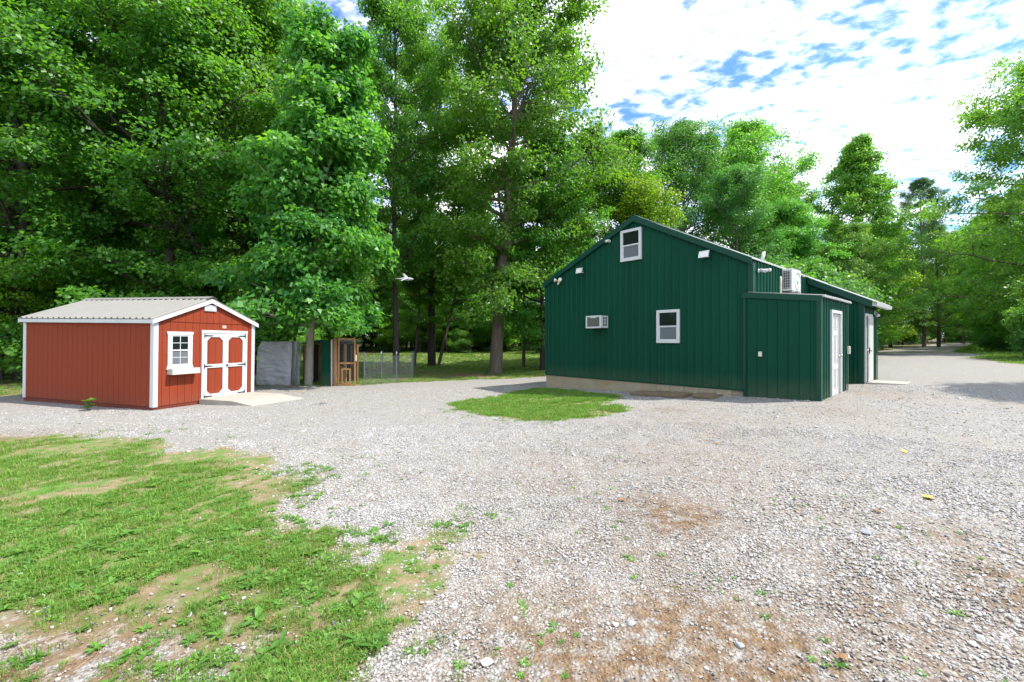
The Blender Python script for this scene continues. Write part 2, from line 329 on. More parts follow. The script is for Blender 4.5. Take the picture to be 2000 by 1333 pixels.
# relief: tufty ground in lawns
mk = masks(gx, gy)
gz = gz+np.where(mk < 0, .012*(fbm(gx*4, gy*4, 3)-.5)*2, .008*(fbm(gx*6, gy*6, 3)-.5)*2)
GV = np.stack([gx, gy, gz], -1).reshape(-1, 3)
ii, jj = np.meshgrid(np.arange(nr-1), np.arange(nt), indexing='ij'); j2 = (jj+1) % nt
F = np.stack([ii*nt+jj, ii*nt+j2, (ii+1)*nt+j2, (ii+1)*nt+jj], -1).reshape(-1, 4)[:, ::-1]
cen = GV[F].mean(1); fm = masks(cen[:, 0], cen[:, 1])
dirt_blobs = [(1.42, 3.75, .55, 1.35), (1.75, 3.6, .35, .8), (.3, 1.95, .8, 1.1), (.85, 2.12, .6, 1.3), (1.25, 2.02, .5, 1.1), (3.4, 3.3, .4, .6), (2.9, 2.55, .5, .9), (1.5, 2.45, .6, .7), (2.1, 2.4, .6, .9), (1.9, 2.9, .5, .6), (.9, 3.1, .7, .5), (.1, 3.0, .6, .45), (2.3, 5.2, 1.3, .3), (3.5, 7.5, 1.6, .3), (-1.9, 1.85, .75, .95), (-2.6, 1.9, .8, .9), (1.3, 2.3, .5, .6), (1.75, 2.05, .5, .75), (-9.3, 7.3, .9, .9), (-8.5, 6.7, .7, .6), (.9, 2.85, .5, .35), (-4.0, 5.0, .4, .4), (-2.4, 4.4, .3, .4), (-2.0, 2.75, .25, .5), (-3.1, 3.1, .3, .4), (-1.25, 2.3, .25, .6),
    (3.4, 9.3, .5, .6), (6.5, 8.6, .8, .35), (-2.6, 24.5, 2.4, .95), (-3.5, 22.5, 1.6, .7), (-5.5, 27, 2.2, .8), (1.5, 4.5, 2.4, .38), (2.6, 2.7, .9, .45), (-16, 15, 2, .8), (-20, 20, 4, .8), (9, 11, 1, .3)]
def dirtmap(x, y):
    d = np.zeros(x.shape)
    for a, b, r, s in dirt_blobs: d = np.maximum(d, s*np.exp(-((x-a)**2+(y-b)**2)/(r*r)))
    return np.clip(d*(.45+1.1*fbm(x*2.2, y*2.2, 4)), 0, 1)
def wood(x, y):
    """how far into the woods (leaf litter, no grass)"""
    w = np.clip((np.hypot((x+3)*.75, (y-24)*.42)-12)/4, 0, 1)
    w = np.where((y < 15) & (x < -2), np.clip((-x-26)/4, 0, 1), w)
    w = np.where(x > 12, np.clip((fbm(x*.15, y*.15, 2)-.35)*5, 0, 1)*np.clip((np.abs(y-x*.93)-5)/4, 0, 1), w)
    return w

def ground_material(name, gravel):
    m = bpy.data.materials.new(name); m.use_nodes = True; t = m.node_tree; n, l = t.nodes, t.links; p = n['Principled BSDF']
    p.inputs['Roughness'].default_value = .95; p.inputs['Specular IOR Level'].default_value = .15
    g = N(n, 'ShaderNodeNewGeometry'); pos = g.outputs['Position']
    da = N(n, 'ShaderNodeAttribute', attribute_name='dirt'); wa = N(n, 'ShaderNodeAttribute', attribute_name='wood'); ea = N(n, 'ShaderNodeAttribute', attribute_name='edge')
    def noise(scale, detail=5, rough=.6):
        q = N(n, 'ShaderNodeTexNoise', in_Scale=scale, in_Detail=detail, in_Roughness=rough); l.new(pos, q.inputs['Vector']); return q
    def ramp(sock, stops):
        r = N(n, 'ShaderNodeValToRGB'); e = r.color_ramp.elements
        while len(e) < len(stops): e.new(.5)
        for i, (ps, c) in enumerate(stops): e[i].position = ps; e[i].color = (*c, 1)
        l.new(sock, r.inputs['Fac']); return r.outputs[0]
    def mix(a, b, f):
        q = N(n, 'ShaderNodeMixRGB')
        for s, k in ((a, 'Color1'), (b, 'Color2')):
            if isinstance(s, tuple): q.inputs[k].default_value = (*s, 1)
            else: l.new(s, q.inputs[k])
        if isinstance(f, float): q.inputs['Fac'].default_value = f
        else: l.new(f, q.inputs['Fac'])
        return q.outputs[0]
    dirt_col = ramp(noise(14, 9, .72).outputs[0], [(.3, (.075, .046, .026)), (.5, (.17, .11, .064)), (.72, (.27, .20, .13))])
    if gravel:
        v1 = N(n, 'ShaderNodeTexVoronoi', in_Scale=58.0); v2 = N(n, 'ShaderNodeTexVoronoi', in_Scale=115.0)
        for v in (v1, v2): l.new(pos, v.inputs['Vector'])
        rgb = N(n, 'ShaderNodeSeparateColor'); l.new(v1.outputs['Color'], rgb.inputs[0])
        stone = ramp(rgb.outputs[0], [(0, (0.145, 0.142, 0.140)), (.22, (0.244, 0.234, 0.220)), (.6, (0.336, 0.326, 0.312)), (1, (0.410, 0.410, 0.401))])
        rgb2 = N(n, 'ShaderNodeSeparateColor'); l.new(v2.outputs['Color'], rgb2.inputs[0])
        stone2 = ramp(rgb2.outputs[1], [(0, (0.158, 0.150, 0.137)), (.4, (0.284, 0.270, 0.245)), (1, (0.395, 0.392, 0.381))])
        fine = noise(2.6, 4)
        rf = N(n, 'ShaderNodeMapRange'); rf.inputs['From Min'].default_value = .4; rf.inputs['From Max'].default_value = .6; l.new(fine.outputs[0], rf.inputs['Value'])
        col = mix(stone, stone2, rf.outputs[0])
        # shade in the gaps between stones, painted in as a dark colour
        gp = N(n, 'ShaderNodeMapRange'); gp.inputs['From Min'].default_value = .45; gp.inputs['From Max'].default_value = .75; gp.inputs['To Max'].default_value = .65; l.new(v1.outputs['Distance'], gp.inputs['Value'])
        col = mix(col, (0.126, 0.105, 0.085), gp.outputs[0])
        warm = noise(.55, 6); wr = N(n, 'ShaderNodeMapRange'); wr.inputs['From Min'].default_value = .44; wr.inputs['From Max'].default_value = .66; wr.inputs['To Max'].default_value = .28; l.new(warm.outputs[0], wr.inputs['Value'])
        col = mix(col, (0.277, 0.228, 0.172), wr.outputs[0])
        dn = noise(9, 6); dm = N(n, 'ShaderNodeMath', operation='MULTIPLY'); l.new(da.outputs['Fac'], dm.inputs[0])
        dr = N(n, 'ShaderNodeMapRange'); dr.inputs['From Min'].default_value = .36; dr.inputs['From Max'].default_value = .54; l.new(dn.outputs[0], dr.inputs['Value']); l.new(dr.outputs[0], dm.inputs[1])
        col = mix(col, dirt_col, dm.outputs[0])
        hb = N(n, 'ShaderNodeMath', operation='SUBTRACT', in_0=1.0); l.new(v1.outputs['Distance'], hb.inputs[1])
        b = N(n, 'ShaderNodeBump', in_Strength=.8, in_Distance=.016); l.new(hb.outputs[0], b.inputs['Height'])
        b2 = N(n, 'ShaderNodeBump', in_Strength=.3, in_Distance=.05); l.new(noise(6, 6).outputs[0], b2.inputs['Height']); l.new(b.outputs[0], b2.inputs['Normal']); l.new(b2.outputs[0], p.inputs['Normal'])
    else:
        big = noise(.9, 6, .65); mid = noise(5.5, 6, .7); fin = noise(60, 4, .7)
        grass = ramp(fin.outputs[0], [(.25, (.04, .105, .016)), (.5, (.085, .195, .03)), (.75, (.145, .265, .05))])
        grass = mix(grass, ramp(mid.outputs[0], [(.3, (.07, .165, .025)), (.7, (.15, .24, .05))]), .45)
        soil = ramp(mid.outputs[0], [(.25, (.15, .10, .05)), (.55, (.24, .18, .11)), (.8, (.32, .26, .175))])
        bare = N(n, 'ShaderNodeMapRange', interpolation_type='SMOOTHSTEP'); bare.inputs['From Min'].default_value = .38; bare.inputs['From Max'].default_value = .60; l.new(mid.outputs[0], bare.inputs['Value'])
        col = mix(grass, soil, bare.outputs[0])
        col = mix(col, dirt_col, da.outputs['Fac'])
        # crushed stone trodden into the lawn's margin and thin spots
        vs = N(n, 'ShaderNodeTexVoronoi', in_Scale=48.0); l.new(pos, vs.inputs['Vector']); sc3 = N(n, 'ShaderNodeSeparateColor'); l.new(vs.outputs['Color'], sc3.inputs[0])
        grit = ramp(sc3.outputs[0], [(0, (.12, .09, .065)), (.35, (.235, .195, .15)), (1, (.36, .335, .295))])
        en = noise(4.0, 7, .7); es = N(n, 'ShaderNodeMath', operation='MULTIPLY_ADD', in_1=1.5); l.new(en.outputs[0], es.inputs[0]); l.new(ea.outputs['Fac'], es.inputs[2])
        er_ = N(n, 'ShaderNodeMapRange', interpolation_type='SMOOTHSTEP'); er_.inputs['From Min'].default_value = .55; er_.inputs['From Max'].default_value = .85; l.new(es.outputs[0], er_.inputs['Value'])
        col = mix(col, grit, er_.outputs[0])
        litter = ramp(noise(28, 5, .75).outputs[0], [(.3, (.05, .038, .02)), (.5, (.115, .085, .045)), (.62, (.07, .10, .02)), (.8, (.20, .15, .085))])
        col = mix(col, litter, wa.outputs['Fac'])
        b = N(n, 'ShaderNodeBump', in_Strength=.5, in_Distance=.03); l.new(fin.outputs[0], b.inputs['Height']); l.new(b.outputs[0], p.inputs['Normal'])
    l.new(col, p.inputs['Base Color'])
    return m
M['gravel'] = ground_material('crushed_limestone', True); M['lawn'] = ground_material('lawn_and_soil', False)
dm_all = dirtmap(GV[:, 0], GV[:, 1]); wd_all = wood(GV[:, 0], GV[:, 1]); ed_all = np.clip(mk.ravel(), -3, 3)
def ground_obj(name, sel, material):
    f = F[sel]; u, inv = np.unique(f, return_inverse=True); me = np_mesh(name, GV[u], inv.reshape(f.shape), material, True)
    for an, arr in (('dirt', dm_all), ('wood', wd_all), ('edge', ed_all)):
        a = me.attributes.new(an, 'FLOAT', 'POINT'); a.data.foreach_set('value', arr[u].astype(np.float32))
    return tag(link(name, me), kind='structure')
g_o = ground_obj('gravel_drive', fm > 0, M['gravel']); l_o = ground_obj('ground', fm <= 0, M['lawn'])

# ------------------------------------------------------------------ scatter (geometry nodes instances)
def scatter_object(name, pts, rot, scl, idx, tintv, protos, label, cat):
    c = bpy.data.collections.new(name+'_kinds')
    for i, me in enumerate(protos):
        o = bpy.data.objects.new('%s_kind_%02d' % (name, i), me); c.objects.link(o)
    me = bpy.data.meshes.new(name); me.vertices.add(len(pts)); me.vertices.foreach_set('co', np.asarray(pts, np.float32).ravel())
    for an, ty, arr, ch in (('rot', 'FLOAT_VECTOR', rot, 'vector'), ('scl', 'FLOAT_VECTOR', scl, 'vector'), ('pick', 'INT', idx, 'value'), ('tint', 'FLOAT', tintv, 'value')):
        a = me.attributes.new(an, ty, 'POINT'); a.data.foreach_set(ch, np.asarray(arr, np.int32 if ty == 'INT' else np.float32).ravel())
    o = tag(link(name, me), label, cat, kind='stuff')
    ng = bpy.data.node_groups.new(name, 'GeometryNodeTree')
    ng.interface.new_socket('Geometry', in_out='INPUT', socket_type='NodeSocketGeometry'); ng.interface.new_socket('Geometry', in_out='OUTPUT', socket_type='NodeSocketGeometry')
    n, l = ng.nodes, ng.links
    gi = n.new('NodeGroupInput'); go = n.new('NodeGroupOutput'); mp_ = n.new('GeometryNodeMeshToPoints'); l.new(gi.outputs[0], mp_.inputs[0])
    ci = n.new('GeometryNodeCollectionInfo'); ci.inputs[0].default_value = c; ci.inputs['Separate Children'].default_value = True; ci.inputs['Reset Children'].default_value = True
    ip = n.new('GeometryNodeInstanceOnPoints'); l.new(mp_.outputs[0], ip.inputs['Points']); l.new(ci.outputs[0], ip.inputs['Instance']); ip.inputs['Pick Instance'].default_value = True
    def attr(nm, ty):
        a = n.new('GeometryNodeInputNamedAttribute'); a.data_type = ty; a.inputs[0].default_value = nm; return a.outputs[0]
    l.new(attr('pick', 'INT'), ip.inputs['Instance Index']); l.new(attr('scl', 'FLOAT_VECTOR'), ip.inputs['Scale'])
    er = n.new('FunctionNodeEulerToRotation'); l.new(attr('rot', 'FLOAT_VECTOR'), er.inputs[0]); l.new(er.outputs[0], ip.inputs['Rotation'])
    l.new(ip.outputs[0], go.inputs[0])
    md = o.modifiers.new('scatter', 'NODES'); md.node_group = ng
    return o
def ring_points(n, r0, r1, a0, a1, power=1.0):
    """random ground points, thinning with distance"""
    u = RNG.random(n); r = r0*np.power(r1/r0, u) if power == 'log' else np.sqrt(r0*r0+(r1*r1-r0*r0)*u)
    a = np.radians(RNG.uniform(a0, a1, n)); return r*np.sin(a), r*np.cos(a), r

# stones
def stone_mat():
    m = bpy.data.materials.new('gravel_stone'); m.use_nodes = True; t = m.node_tree; n, l = t.nodes, t.links; p = n['Principled BSDF']; p.inputs['Roughness'].default_value = .85; p.inputs['Specular IOR Level'].default_value = .2
    a = N(n, 'ShaderNodeAttribute', attribute_name='tint', attribute_type='INSTANCER')
    r = N(n, 'ShaderNodeValToRGB'); e = r.color_ramp.elements
    st = [(0, (0.116, 0.115, 0.119)), (.10, (0.206, 0.181, 0.152)), (.22, (0.301, 0.257, 0.208)), (.36, (0.335, 0.316, 0.293)), (.62, (0.391, 0.379, 0.371)), (.84, (0.425, 0.426, 0.433)), (.93, (0.262, 0.279, 0.306)), (1, (0.493, 0.494, 0.503))]
    while len(e) < len(st): e.new(.5)
    for i, (q, c) in enumerate(st): e[i].position = q; e[i].color = (*c, 1)
    l.new(a.outputs['Fac'], r.inputs['Fac'])
    g = N(n, 'ShaderNodeNewGeometry'); nz = N(n, 'ShaderNodeTexNoise', in_Scale=90.0, in_Detail=4.0); l.new(g.outputs['Position'], nz.inputs['Vector'])
    mr_ = N(n, 'ShaderNodeMapRange'); mr_.inputs['To Min'].default_value = .72; mr_.inputs['To Max'].default_value = 1.25; l.new(nz.outputs[0], mr_.inputs['Value'])
    v = N(n, 'ShaderNodeVectorMath', operation='SCALE'); l.new(r.outputs[0], v.inputs[0]); l.new(mr_.outputs[0], v.inputs['Scale']); l.new(v.outputs[0], p.inputs['Base Color'])
    return m
M['stone'] = stone_mat()
def rock_mesh(seed, sub=1):
    import bmesh
    bm = bmesh.new(); bmesh.ops.create_icosphere(bm, subdivisions=sub, radius=1); r = random.Random(seed)
    planes = [(Vector((r.gauss(0, 1), r.gauss(0, 1), r.gauss(0, 1))).normalized(), r.uniform(.5, .85)) for _ in range(7)]
    for v in bm.verts:
        for pn, d in planes:
            k = v.co.dot(pn)
            if k > d: v.co -= pn*(k-d)
        v.co *= r.uniform(.93, 1.07)
        v.co.z *= .55
    me = bpy.data.meshes.new('stone'); bm.to_mesh(me); bm.free(); me.materials.append(M['stone']); return me
rocks = [rock_mesh(i) for i in range(10)]
xs, ys, sz = [], [], []
for (cnt, r0, r1, s0, s1) in ((120000, 1.5, 4.2, .0052, .0125), (125000, 4.2, 8.5, .007, .016), (60000, 8.5, 17, .010, .022)):
    x, y, r = ring_points(cnt, r0, r1, -58, 58); xs.append(x); ys.append(y); sz.append(s0+(s1-s0)*RNG.random(cnt)**2.2)
x = np.concatenate(xs); y = np.concatenate(ys); s = np.concatenate(sz); big_ = RNG.random(len(x)) < .004; s[big_] *= RNG.uniform(1.6, 2.4, big_.sum())
tiny = RNG.random(len(x)) < .22; s[tiny] = RNG.uniform(.0022, .005, tiny.sum())*np.clip(np.hypot(x, y)[tiny]/3, 1, 2)
mkv = masks(x, y); dv = dirtmap(x, y)*np.where(tiny, .35, 1)
# coarser stone at the lower right, dirt and lawn nearly free of stone
s *= 1+.45*np.clip((x-1.2)/1.5, 0, 1)*np.clip((5.5-y)/3, 0, 1)
keep = ((mkv > 0) | (RNG.random(len(x)) < .35*np.exp(np.minimum(mkv, 0)*5)+.004)) & (RNG.random(len(x)) > np.clip(dv*1.05-.08, 0, .93))
clump = fbm(x*1.6, y*1.6, 3); keep &= RNG.random(len(x)) < np.clip((clump-.28)*2.6, .22+.5*np.clip((7.5-np.hypot(x, y))/3, 0, 1), 1)
# not under the buildings
def barn_xy(x, y):
    return (x-7.095)*.66304-(y-9.9)*.74859, (x-7.095)*.74859+(y-9.9)*.66304
def shed_xy(x, y):
    return (x+9.324)*.27048+(y-11.173)*.96273, -(x+9.324)*.96273+(y-11.173)*.27048
def built(x, y, m=0.0):
    bx, by = barn_xy(x, y); sx, sy = shed_xy(x, y)
    return ((bx > -8.75-m) & (bx < m) & (by > -.03-m) & (by < 7)) | ((sx > -m) & (sx < 3.05+m) & (sy > -m) & (sy < 5.15+m)) | ((sx > 1.15) & (sx < 2.98) & (sy > -1.9) & (sy < 0))
keep &= ~built(x, y)
x, y, s = x[keep], y[keep], s[keep]; n_ = len(x); z = terr(x, y)-s*.06+.004
tv = np.clip(.52+.23*RNG.standard_normal(n_)-.30*(dirtmap(x, y)+.5*np.clip(fbm(x*.55, y*.55, 3)-.5, 0, 1)), 0, 1)
scatter_object('gravel', np.stack([x, y, z], 1), np.stack([RNG.uniform(-.5, .5, n_), RNG.uniform(-.5, .5, n_), RNG.uniform(0, 6.28, n_)], 1),
    s[:, None]*RNG.uniform(.75, 1.3, (n_, 3)), RNG.integers(0, len(rocks), n_), tv, rocks, 'loose pale limestone gravel covering the drive', 'gravel')

# grass tufts
def tuft_mesh(seed, nb, h, spread, width, mat_, lean=.6):
    r = np.random.default_rng(seed); V = []; Fq = []; lv = []
    for i in range(nb):
        a = r.uniform(0, 6.283); d = spread*math.sqrt(r.random()); b = np.array([d*math.cos(a), d*math.sin(a), -.006]); dirn = a+r.normal(0, .8)
        hh = h*r.uniform(.45, 1.15); w = width*r.uniform(.7, 1.2); le = lean*r.uniform(.2, 1.3)*hh; o = np.array([math.cos(dirn), math.sin(dirn), 0]); sd = np.array([-o[1], o[0], 0])
        k = len(V); p1 = b+o*le*.35+np.array([0, 0, hh*.62]); p2 = b+o*le+np.array([0, 0, hh*r.uniform(.75, 1.0)])
        V += [b-sd*w, b+sd*w, p1+sd*w*.75, p1-sd*w*.75, p2]; Fq += [(k, k+1, k+2, k+3), (k+3, k+2, k+4, k+4)]; lv += [r.random()]*5
    me = bpy.data.meshes.new('tuft'); me.from_pydata([tuple(v) for v in V], [], [tuple(dict.fromkeys(f)) for f in Fq]); me.materials.append(mat_)
    a = me.attributes.new('leafvar', 'FLOAT', 'POINT'); a.data.foreach_set('value', np.array(lv, np.float32)); me.update(); return me
def rosette_mesh(seed, nl, L, wd, mat_, lift=.35):
    r = np.random.default_rng(seed); V = []; Fq = []; lv = []
    for i in range(nl):
        a = 6.283*i/nl+r.normal(0, .25); o = np.array([math.cos(a), math.sin(a), 0]); sd = np.array([-o[1], o[0], 0]); ll = L*r.uniform(.6, 1.1); up = lift*r.uniform(.4, 1.4); q = r.random(); k = len(V)
        for t, w in ((0.05, .15), (.35, .8), (.7, 1.0), (1.0, .12)):
            c = o*ll*t+np.array([0, 0, ll*up*(t*1.4-t*t*.9)]); V += [c-sd*wd*w*.5+np.array([0, 0, wd*.12]), c, c+sd*wd*w*.5+np.array([0, 0, wd*.12])]; lv += [q]*3
        for j in range(3):
            b = k+j*3; Fq += [(b, b+1, b+4, b+3), (b+1, b+2, b+5, b+4)]
    me = bpy.data.meshes.new('rosette'); me.from_pydata([tuple(v) for v in V], [], Fq); me.materials.append(mat_)
    a = me.attributes.new('leafvar', 'FLOAT', 'POINT'); a.data.foreach_set('value', np.array(lv, np.float32)); me.update(); return me
tufts = [tuft_mesh(20+i, 15, .045, .05, .0022, M['grass']) for i in range(5)]+[rosette_mesh(40+i, 7, .055, .02, M['weed'], .5) for i in range(3)]+[tuft_mesh(60+i, 11, .038, .05, .0020, M['straw_grass'], 1.3) for i in range(2)]
tufts_far = [tuft_mesh(80+i, 26, .085, .13, .006, M['grass']) for i in range(4)]+[tuft_mesh(90, 20, .06, .13, .005, M['straw_grass'], 1.2)]
xs, ys, ss, ps = [], [], [], []
x, y, r = ring_points(150000, 1.6, 11.5, -62, 8, 'log'); mkv = masks(x, y); dv = dirtmap(x, y)
patch = fbm(x*1.5, y*1.5, 4); fine_ = fbm(x*7, y*7, 2)
prob = np.clip((-mkv+.02)*2.2, 0, 1)*np.clip((patch-.33)*5, .08, 1)*np.clip(1.2-dv*1.35, 0, 1)*np.clip((fine_-.25)*3, .15, 1)
prob = np.where(mkv > 0, .35*np.exp(-mkv*4.5)*(patch > .47)*(fine_ > .5), prob)
k = (RNG.random(len(x)) < prob) & ~built(x, y, .05); x, y, r, pk = x[k], y[k], r[k], patch[k]
u = RNG.random(len(x)); near = r < 6.5
idx = np.where(u < .13+.25*np.clip(.46-pk, 0, 1)*4, RNG.integers(8, 10, len(x)), np.where((u > .84) & near, RNG.integers(5, 8, len(x)), RNG.integers(0, 5, len(x))))
sc_ = RNG.uniform(.4, 1.0, len(x))*(.7+.5*pk)*np.clip(.85+r*.06, .8, 1.5)*np.where(RNG.random(len(x)) < .05, 1.7, 1)
xs.append((x, y, sc_, idx))
# sprigs out in the gravel
x, y, r = ring_points(5000, 1.8, 9, -30, 56, 'log'); kk = (masks(x, y) > 0) & (fbm(x*1.3+9, y*1.3, 3)+.05*np.clip(x/2, -1, 1) > .60) & (RNG.random(5000) < .4) & ~built(x, y, .1)
xs.append((x[kk], y[kk], RNG.uniform(.3, .7, kk.sum()), RNG.choice([0, 5, 6, 8, 8, 8, 9, 9, 9], kk.sum())))
x, y, sc_, idx = [np.concatenate([q[i] for q in xs]) for i in range(4)]; n_ = len(x)
scatter_object('lawn_grass', np.stack([x, y, terr(x, y)], 1), np.stack([RNG.uniform(-.2, .2, n_), RNG.uniform(-.2, .2, n_), RNG.uniform(0, 6.28, n_)], 1), np.repeat(sc_[:, None], 3, 1), idx, RNG.random(n_), tufts, 'patchy mown grass and weeds on the front lawn', 'grass')
# island by the barn, the lawn behind and the lane verges
xs = []
x, y = RNG.uniform(-2, 3.6, 9000), RNG.uniform(8.2, 16.2, 9000); mkv = sdf(ISLAND, x, y)+(fbm(x*1.1, y*1.1, 4)-.5)*.35+(fbm(x*6, y*6, 2)-.5)*.22
k = (mkv < .03) & ~built(x, y, .04) & (RNG.random(len(x)) < np.clip((fbm(x*2.2, y*2.2, 4)-.28)*4.5, .15, 1)); xs.append((x[k], y[k], RNG.uniform(.35, 1.05, k.sum())))
x, y, r = ring_points(46000, 15, 75, -62, 62, 'log'); mkv = masks(x, y); k = (mkv < 0) & (RNG.random(len(x)) > wood(x, y)*.93) & (RNG.random(len(x)) > dirtmap(x, y)*1.2) & ~built(x, y, .1)
xs.append((x[k], y[k], RNG.uniform(.7, 1.3, k.sum())*np.clip(r[k]/26, .7, 2.0)))
x, y, sc_ = [np.concatenate([q[i] for q in xs]) for i in range(3)]; n_ = len(x)
idx = np.where(RNG.random(n_) < .07, 4, RNG.integers(0, 4, n_))
scatter_object('back_grass', np.stack([x, y, terr(x, y)], 1), np.stack([RNG.uniform(-.15, .15, n_), RNG.uniform(-.15, .15, n_), RNG.uniform(0, 6.28, n_)], 1), np.repeat(sc_[:, None], 3, 1), idx, RNG.random(n_), tufts_far, 'mown grass beside the green barn, under the trees and along the lane', 'grass')

# ------------------------------------------------------------------ sheet-metal and board helpers
PITCH = .2286
def siding(parent, o, d, nrm, L, zb, zt, material, breaks=(), rib=.02, panel=PITCH*4, name='siding_panel', start=0.0):
    """ribbed steel wall sheets, one object per sheet. o, d, nrm: 2D start, run direction, outward normal"""
    o = Vector(o); d = Vector(d); nrm = Vector(nrm); k = 0
    cuts = [0.0]
    while cuts[-1] < L-1e-4: cuts.append(min(L, panel*(len(cuts))-start if start else panel*len(cuts)))
    for a, b in zip(cuts[:-1], cuts[1:]):
        ss = [(a, 0.0), (b, 0.0)]
        c = math.floor(a/PITCH)*PITCH+PITCH/2
        while c < b:
            for off, h in ((-.036, 0), (-.017, rib), (.017, rib), (.036, 0)):
                if a+.001 < c+off < b-.001: ss.append((c+off, h))
            c += PITCH
        for q in breaks:
            if a+.002 < q < b-.002: ss.append((q, None))
        ss.sort(key=lambda t: t[0])
        for i, (q, h) in enumerate(ss):
            if h is None:
                (q0, h0) = ss[i-1]; nx = [t for t in ss[i+1:] if t[1] is not None][0]
                ss[i] = (q, h0+(nx[1]-h0)*(q-q0)/(nx[0]-q0))
        m = MB(); ff = .004 if k % 2 else 0.0   # alternate sheets lap over their neighbours
        for q, h in ss:
            p = o+d*q+nrm*(h+ff); m.v += [(p.x, p.y, zb(q)), (p.x, p.y, zt(q))]
        for i in range(len(ss)-1): m.f.append((2*i, 2*i+2, 2*i+3, 2*i+1))
        m.build(name, material, parent); k += 1
def roofing(parent, O, e, L, g, material, name='roof_panel', panel=PITCH*4, rib=.02, thick=.012, rw=1.0):
    """ribbed roof sheets: O upper corner, e unit vector along the eave, g full vector down the slope"""
    O = Vector(O); e = Vector(e); g = Vector(g); n = e.cross(g).normalized()
    if n.z < 0: n = -n
    a = 0.0; i = 0
    while a < L-1e-3:
        b = min(L, a+panel); ss = [(a, 0), (b, 0)]; c = math.floor(a/PITCH+1e-6)*PITCH+PITCH/2
        while c < b:
            for off, h in ((-.034*rw, 0), (-.014*rw, rib), (.014*rw, rib), (.034*rw, 0)):
                if a+.001 < c+off < b-.001: ss.append((c+off, h))
            c += PITCH
        ss.sort(); m = MB(); lift = n*(.0035 if i % 2 else 0)
        for q, h in ss:
            p = O+e*q+lift; m.v += [tuple(p+n*h), tuple(p+g+n*h), tuple(p-n*thick), tuple(p+g-n*thick)]
        for k in range(len(ss)-1):
            s = 4*k; m.f += [(s, s+1, s+5, s+4), (s+2, s+6, s+7, s+3), (s+1, s+3, s+7, s+5), (s, s+4, s+6, s+2)]
        m.f += [(0, 2, 3, 1)]; s = 4*(len(ss)-1); m.f += [(s, s+1, s+3, s+2)]
        m.build(name, material, parent); a = b; i += 1

# ------------------------------------------------------------------ green barn
BX, BY = 7.095, 9.9
barn = empty('barn', (BX, BY, 0), (0, 0, math.atan2(-.74859, .66304)))
tag(barn, 'dark green ribbed steel barn with two white windows and a lean-to', 'barn')
XL, XR = -8.74, -1.45            # main gable wall, left and right corner
XA = -4.87                       # ridge
ZF = .25                         # foot of the steel siding
zL, zA, zR = 3.66, 5.36, 3.56    # underside of roof at left eave, ridge, right eave
LEN = 7.1
def gable_top(x): return zL+(zA-zL)*(x-XL)/(XA-XL) if x < XA else zA+(zR-zA)*(x-XA)/(XR-XA)
# structural wall behind the sheets
m = MB(); m.prism([(XL+.02, .03, -.55), (XR-.02, .03, -.1), (XR-.02, .03, zR-.03), (XA, .03, zA-.04), (XL+.02, .03, zL-.03)], (0, .1, 0)); m.build('wall_frame', M['green_trim'], barn)
m = MB(); m.prism([(XL+.02, LEN-.13, -.4), (XR-.02, LEN-.13, -.1), (XR-.02, LEN-.13, zR-.03), (XA, LEN-.13, zA-.04), (XL+.02, LEN-.13, zL-.03)], (0, .1, 0)); m.build('wall_frame', M['green_trim'], barn)
MB().box(XL+.02, XL+.12, .131, LEN-.131, -.5, zL-.04).build('wall_frame', M['green_trim'], barn)
MB().box(XR-.12, XR-.02, .131, LEN-.131, -.1, zR-.04).build('wall_frame', M['green_trim'], barn)
siding(barn, (XL, 0), (1, 0), (0, -1), XR-XL, lambda s: ZF, lambda s: gable_top(XL+s)-.005, M['green'], breaks=(XA-XL,))
siding(barn, (XR, 0), (0, 1), (1, 0), LEN, lambda s: ZF, lambda s: zR-.005, M['green'], rib=.034)
siding(barn, (XL, LEN), (0, -1), (-1, 0), LEN, lambda s: ZF, lambda s: zL-.005, M['green'])
siding(barn, (XR, LEN), (-1, 0), (0, 1), XR-XL, lambda s: ZF, lambda s: gable_top(XR-s)-.005, M['green'], breaks=(XR-XA,))
# corner and rake trims
MB().prism([(XL-.03, -.03, ZF-.02), (XL+.09, -.03, ZF-.02), (XL+.09, -.024, ZF-.02), (XL-.024, -.024, ZF-.02), (XL-.024, .09, ZF-.02), (XL-.03, .09, ZF-.02)], (0, 0, zL-ZF-.02)).build('corner_trim', M['green_trim'], barn)
MB().prism([(XR+.034, -.03, ZF), (XR+.034, .09, ZF), (XR+.028, .09, ZF), (XR+.028, -.024, ZF), (XR-.09, -.024, ZF), (XR-.09, -.03, ZF)], (0, 0, zR-ZF-.06)).build('corner_trim', M['green_trim'], barn)
for (x0, z0, x1, z1) in ((XL-.07, zL-.03, XA, zA), (XA, zA, XR+.03, zR-.015)):
    d = Vector((x1-x0, 0, z1-z0)).normalized(); up = Vector((-d.z, 0, d.x)); up = up if up.z > 0 else -up
    p0 = Vector((x0, -.107, z0)); p1 = Vector((x1, -.107, z1))
    m = MB(); m.prism([p0-Vector((0, 0, .10)), p1-Vector((0, 0, .10)), p1+Vector((0, 0, .075)), p0+Vector((0, 0, .08))], (0, .012, 0))
    m.prism([p0-Vector((0, -.0125, .10)), p1-Vector((0, -.0125, .10)), p1-Vector((0, -.0125, .088)), p0-Vector((0, -.0125, .088))], (0, .077, 0))
    m.build('rake_trim', M['green_trim'], barn)
MB().box(XL-.005, XR-.22, -.035, .028, ZF-.045, ZF-.002).build('base_trim', M['green_trim'], barn)
